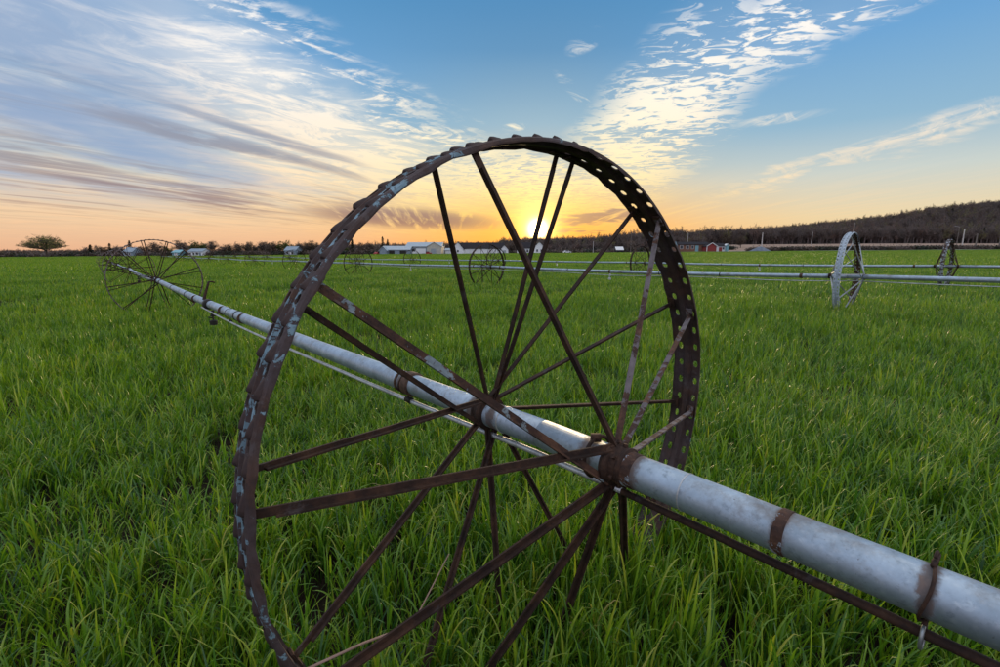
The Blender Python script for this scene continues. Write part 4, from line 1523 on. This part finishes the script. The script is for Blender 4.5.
def heap():
    X, Y = bx(760, 222), 222
    rng = random.Random(5)
    vs, fs = [(0, 0, 2.1)], []
    rr = [(.22, 1.85), (.5, 1.2), (.78, .5), (1, -.2)]
    n_ = 18
    for q, z in rr:
        for i in range(n_):
            a = 6.283 * i / n_
            w_ = q * rng.uniform(.92, 1.08)
            vs.append((4.9 * w_ * math.cos(a), 3.4 * w_ * math.sin(a), z + rng.uniform(-.08, .08)))
    for i in range(n_):
        fs.append((0, 1 + i, 1 + (i + 1) % n_))
        for r_ in range(3):
            fs.append((1 + r_ * n_ + i, 1 + (r_ + 1) * n_ + i, 1 + (r_ + 1) * n_ + (i + 1) % n_, 1 + r_ * n_ + (i + 1) % n_))
    o = mesh_obj('gravel_heap', vs, fs, M['gravel'], None, True)
    o.location = (X, Y, ground(X, Y))
    tag(o, 'blue-grey heap of crushed stone beside the road', 'heap')


heap()
# a small white tank standing in the bare field
X, Y = bx(887, 262), 262
o = empty('water_tank', (X, Y, ground(X, Y)))
tag(o, 'tiny pale tank standing in the bare brown field', 'tank')
MB().lathe([(0, .55), (.9, .6), (1.1, .35), (1.15, .12)], None, 14).build('drum', M['turq'], o, True)
MB().lathe([(1.14, .14), (1.25, .14)], None, 10).build('cap', M['trim'], o)

# ---------------------------------------------------------------- the crop
def crop_mat():
    m_, k, bs = new_mat('crop_blade')
    oi = k.node('ShaderNodeObjectInfo').outputs['Random']
    at = k.node('ShaderNodeAttribute', attribute_name='tone').outputs['Fac']
    al = k.node('ShaderNodeAttribute', attribute_name='along').outputs['Fac']
    geo = k.node('ShaderNodeNewGeometry').outputs['Position']
    patch = k.noise(geo, .55, 3, .6)
    f_ = k.add(k.mul(at, .74), k.add(k.mul(oi, .14), k.mul(patch, .24)))
    c = k.ramp(f_, [(.18, (.018, .070, .020)), (.36, (.052, .148, .020)), (.54, (.132, .262, .018)), (.74, (.225, .345, .022)), (.90, (.32, .34, .045)), (.985, (.40, .31, .14))])
    # the foot of a plant is paler and browner, tips a little yellow
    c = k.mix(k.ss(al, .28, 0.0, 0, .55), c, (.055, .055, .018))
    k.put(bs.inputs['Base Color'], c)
    bs.inputs['Roughness'].default_value = .34
    bs.inputs['Specular IOR Level'].default_value = .6
    t = k.node('ShaderNodeBsdfTranslucent')
    k.put(t.inputs['Color'], k.mix(1.0, c, (1.5, 1.45, .55), 'MULTIPLY'))
    mx = k.node('ShaderNodeMixShader')
    mx.inputs[0].default_value = .42
    k.put(mx.inputs[1], bs.outputs[0])
    k.put(mx.inputs[2], t.outputs[0])
    k.put(m_.node_tree.nodes['Material Output'].inputs[0], mx.outputs[0])
    return m_


M['crop'] = crop_mat()


def blade(V, F, TN, AL, rng, base, az, lean, L, W_, droop, segs, fold, tone, hz):
    """one leaf: rises from base, arches over, V-folded, tapering to a point"""
    p = Vector(base)
    ang = lean
    n_ = segs
    b0 = len(V)
    side = Vector((-math.sin(az), math.cos(az), 0))
    tw = rng.uniform(-.9, .9)
    kink = rng.random() < .30
    kat = rng.uniform(.55, .82)
    for i in range(n_ + 1):
        t = i / n_
        w = W_ * (.55 + 1.2 * t) if t < .35 else W_ * max(0.0, (1 - t) / .65) ** .75
        d = Vector((math.cos(az) * math.sin(ang), math.sin(az) * math.sin(ang), math.cos(ang)))
        s2 = (side * math.cos(tw * t) + d.cross(side) * math.sin(tw * t))
        nrm = s2.cross(d).normalized()
        if i == n_:
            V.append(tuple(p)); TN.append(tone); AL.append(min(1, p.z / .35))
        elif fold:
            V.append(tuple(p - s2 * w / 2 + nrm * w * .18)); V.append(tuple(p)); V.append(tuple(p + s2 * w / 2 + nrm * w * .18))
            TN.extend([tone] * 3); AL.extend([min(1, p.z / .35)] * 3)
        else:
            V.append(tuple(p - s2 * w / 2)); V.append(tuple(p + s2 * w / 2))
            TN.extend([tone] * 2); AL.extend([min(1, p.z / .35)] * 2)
        p = p + d * (L / n_)
        ang += droop * (.35 + 1.5 * t) / n_
        if kink and abs(t - kat) < .5 / n_ + .01:
            ang += rng.uniform(.5, 1.2)
            kink = False
        ang = min(ang, 2.7)
    st = 3 if fold else 2
    for i in range(n_ - 1):
        a, b = b0 + i * st, b0 + (i + 1) * st
        for j in range(st - 1):
            F.append((a + j, a + j + 1, b + j + 1, b + j))
    a, e = b0 + (n_ - 1) * st, len(V) - 1
    for j in range(st - 1):
        F.append((a + j, a + j + 1, e))


def clump(seed, ntill, rad, leaves, segs, fold, hs=1.0, ws=1.0):
    rng = random.Random(seed)
    V, F, TN, AL = [], [], [], []
    for _ in range(ntill):
        a, r_ = rng.uniform(0, 6.283), rad * math.sqrt(rng.random())
        x, y = r_ * math.cos(a), r_ * math.sin(a)
        H = rng.uniform(.15, .29) * hs
        tl = rng.uniform(0, .25)
        ta = rng.uniform(0, 6.283)
        tx, ty = math.cos(ta) * tl, math.sin(ta) * tl
        tone0 = rng.random()
        az0 = rng.uniform(0, 6.283)
        # the stem with its sheaths is a slim upright blade
        if fold:
            blade(V, F, TN, AL, rng, (x, y, 0), ta, tl, H * 1.05, .0055 * ws, .1, 3, True, tone0 * .5, H)
        for j in range(leaves):
            t = (j + .6) / leaves
            z = H * (.25 + .75 * t)
            az = az0 + j * math.pi + rng.uniform(-.7, .7)
            # light wind: blades lean to +x
            az = math.atan2(math.sin(az), math.cos(az) + .45)
            Lf = rng.uniform(.10, .215) * hs * (1.0 if t < .85 else .8)
            blade(V, F, TN, AL, rng, (x + tx * z, y + ty * z, z), az, rng.uniform(.06, .42), Lf, rng.uniform(.0052, .0104) * ws, rng.choice((.25, .5, .9, 1.4, 2.0)) * rng.uniform(.8, 1.2), segs, fold, min(1, max(0, tone0 * .45 + rng.random() * .55)), H)
    me = bpy.data.meshes.new('crop_clump')
    me.from_pydata(V, [], F)
    me.materials.append(M['crop'])
    me.polygons.foreach_set('use_smooth', np.ones(len(me.polygons), dtype=bool))
    for nm, arr in (('tone', TN), ('along', AL)):
        at = me.attributes.new(nm, 'FLOAT', 'POINT')
        at.data.foreach_set('value', np.array(arr, dtype=np.float32))
    return me


def crop():
    near = [clump(500 + i, 6, .085, 5, 6, True) for i in range(14)]
    mid = [clump(600 + i, 14, .20, 5, 4, False, 1.0, 1.2) for i in range(10)]
    far = [clump(700 + i, 46, .62, 3, 3, False, 1.0, 2.0) for i in range(8)]
    vfar = [clump(800 + i, 90, 1.7, 2, 2, False, 1.05, 4.5) for i in range(6)]
    protos = near + mid + far + vfar
    o1, o2, o3 = len(near), len(near) + len(mid), len(near) + len(mid) + len(far)
    g = np.random.default_rng(3)
    gx = np.random.default_rng(77)
    ph = gx.uniform(0, 6.28, 12)
    fr = gx.uniform(.5, 2.6, 12)
    fa = gx.uniform(0, 6.28, 12)

    def lump(x, y, f=1.0):
        s = np.zeros_like(x)
        for p, q, a in zip(ph, fr, fa):
            s += np.sin((x * np.cos(a) + y * np.sin(a)) * q * f + p)
        return s / 12 ** .5 / 1.2
    P_, R_, S_, I_ = [], [], [], []

    def zone(r0, r1, dens, half, lo, hi, tilt, dens_var):
        area = math.radians(half) * (r1 * r1 - r0 * r0)
        n = int(area * dens)
        r = np.sqrt(g.uniform(r0 * r0, r1 * r1, n))
        a = g.uniform(-math.radians(half), math.radians(half), n)
        x, y = r * np.sin(a), r * np.cos(a)
        l1 = lump(x, y, 1.0)
        keep = (g.random(n) < np.clip(.86 + dens_var * l1, .25, 1)) & (y < FIELD_Y - 2)
        x, y, l1 = x[keep], y[keep], l1[keep]
        l2 = lump(x + 31, y - 17, .45)
        hgt = np.clip(1.0 + .13 * l1 + .13 * l2 + g.normal(0, .10, len(x)), .5, 1.45)
        # a ranker strip where the line has stood and fed the crop
        hgt = hgt * (1 + .34 * np.exp(-(((x - .55) / .75) ** 2 + ((y - 1.75) / .6) ** 2)))
        for i in range(len(x)):
            P_.append((x[i], y[i], ground(x[i], y[i]) - .01))
        R_.append(np.stack([g.normal(0, tilt, len(x)), g.normal(0, tilt, len(x)), g.uniform(-1.1, 1.1, len(x))], 1))
        wd = np.clip(.75 + .25 * hgt, .6, 1.2)
        S_.append(np.stack([wd, wd, hgt], 1))
        I_.append(g.integers(lo, hi, len(x)))
    zone(.05, 5.2, 132, 68, 0, o1, .10, .16)
    zone(5.2, 15, 31, 62, o1, o2, .08, .14)
    zone(15, 48, 4.2, 58, o2, o3, .05, .12)
    zone(48, 290, .62, 55, o3, len(protos), .03, .05)
    o = scatter('crop_grass', P_, np.concatenate(R_), np.concatenate(S_), np.concatenate(I_), protos, [M['crop']], 'stuff', 'young green cereal crop covering the whole field', 'crop')
    print('CROP instances', len(P_), 'near tris', len(near[0].polygons))


crop()
world.cycles.sampling_method = 'MANUAL'
world.cycles.sample_map_resolution = 512
sc.cycles.max_bounces = 6
sc.cycles.diffuse_bounces = 3
sc.cycles.glossy_bounces = 3
sc.cycles.transmission_bounces = 3
sc.cycles.transparent_max_bounces = 4
sc.cycles.sample_clamp_indirect = 6.0
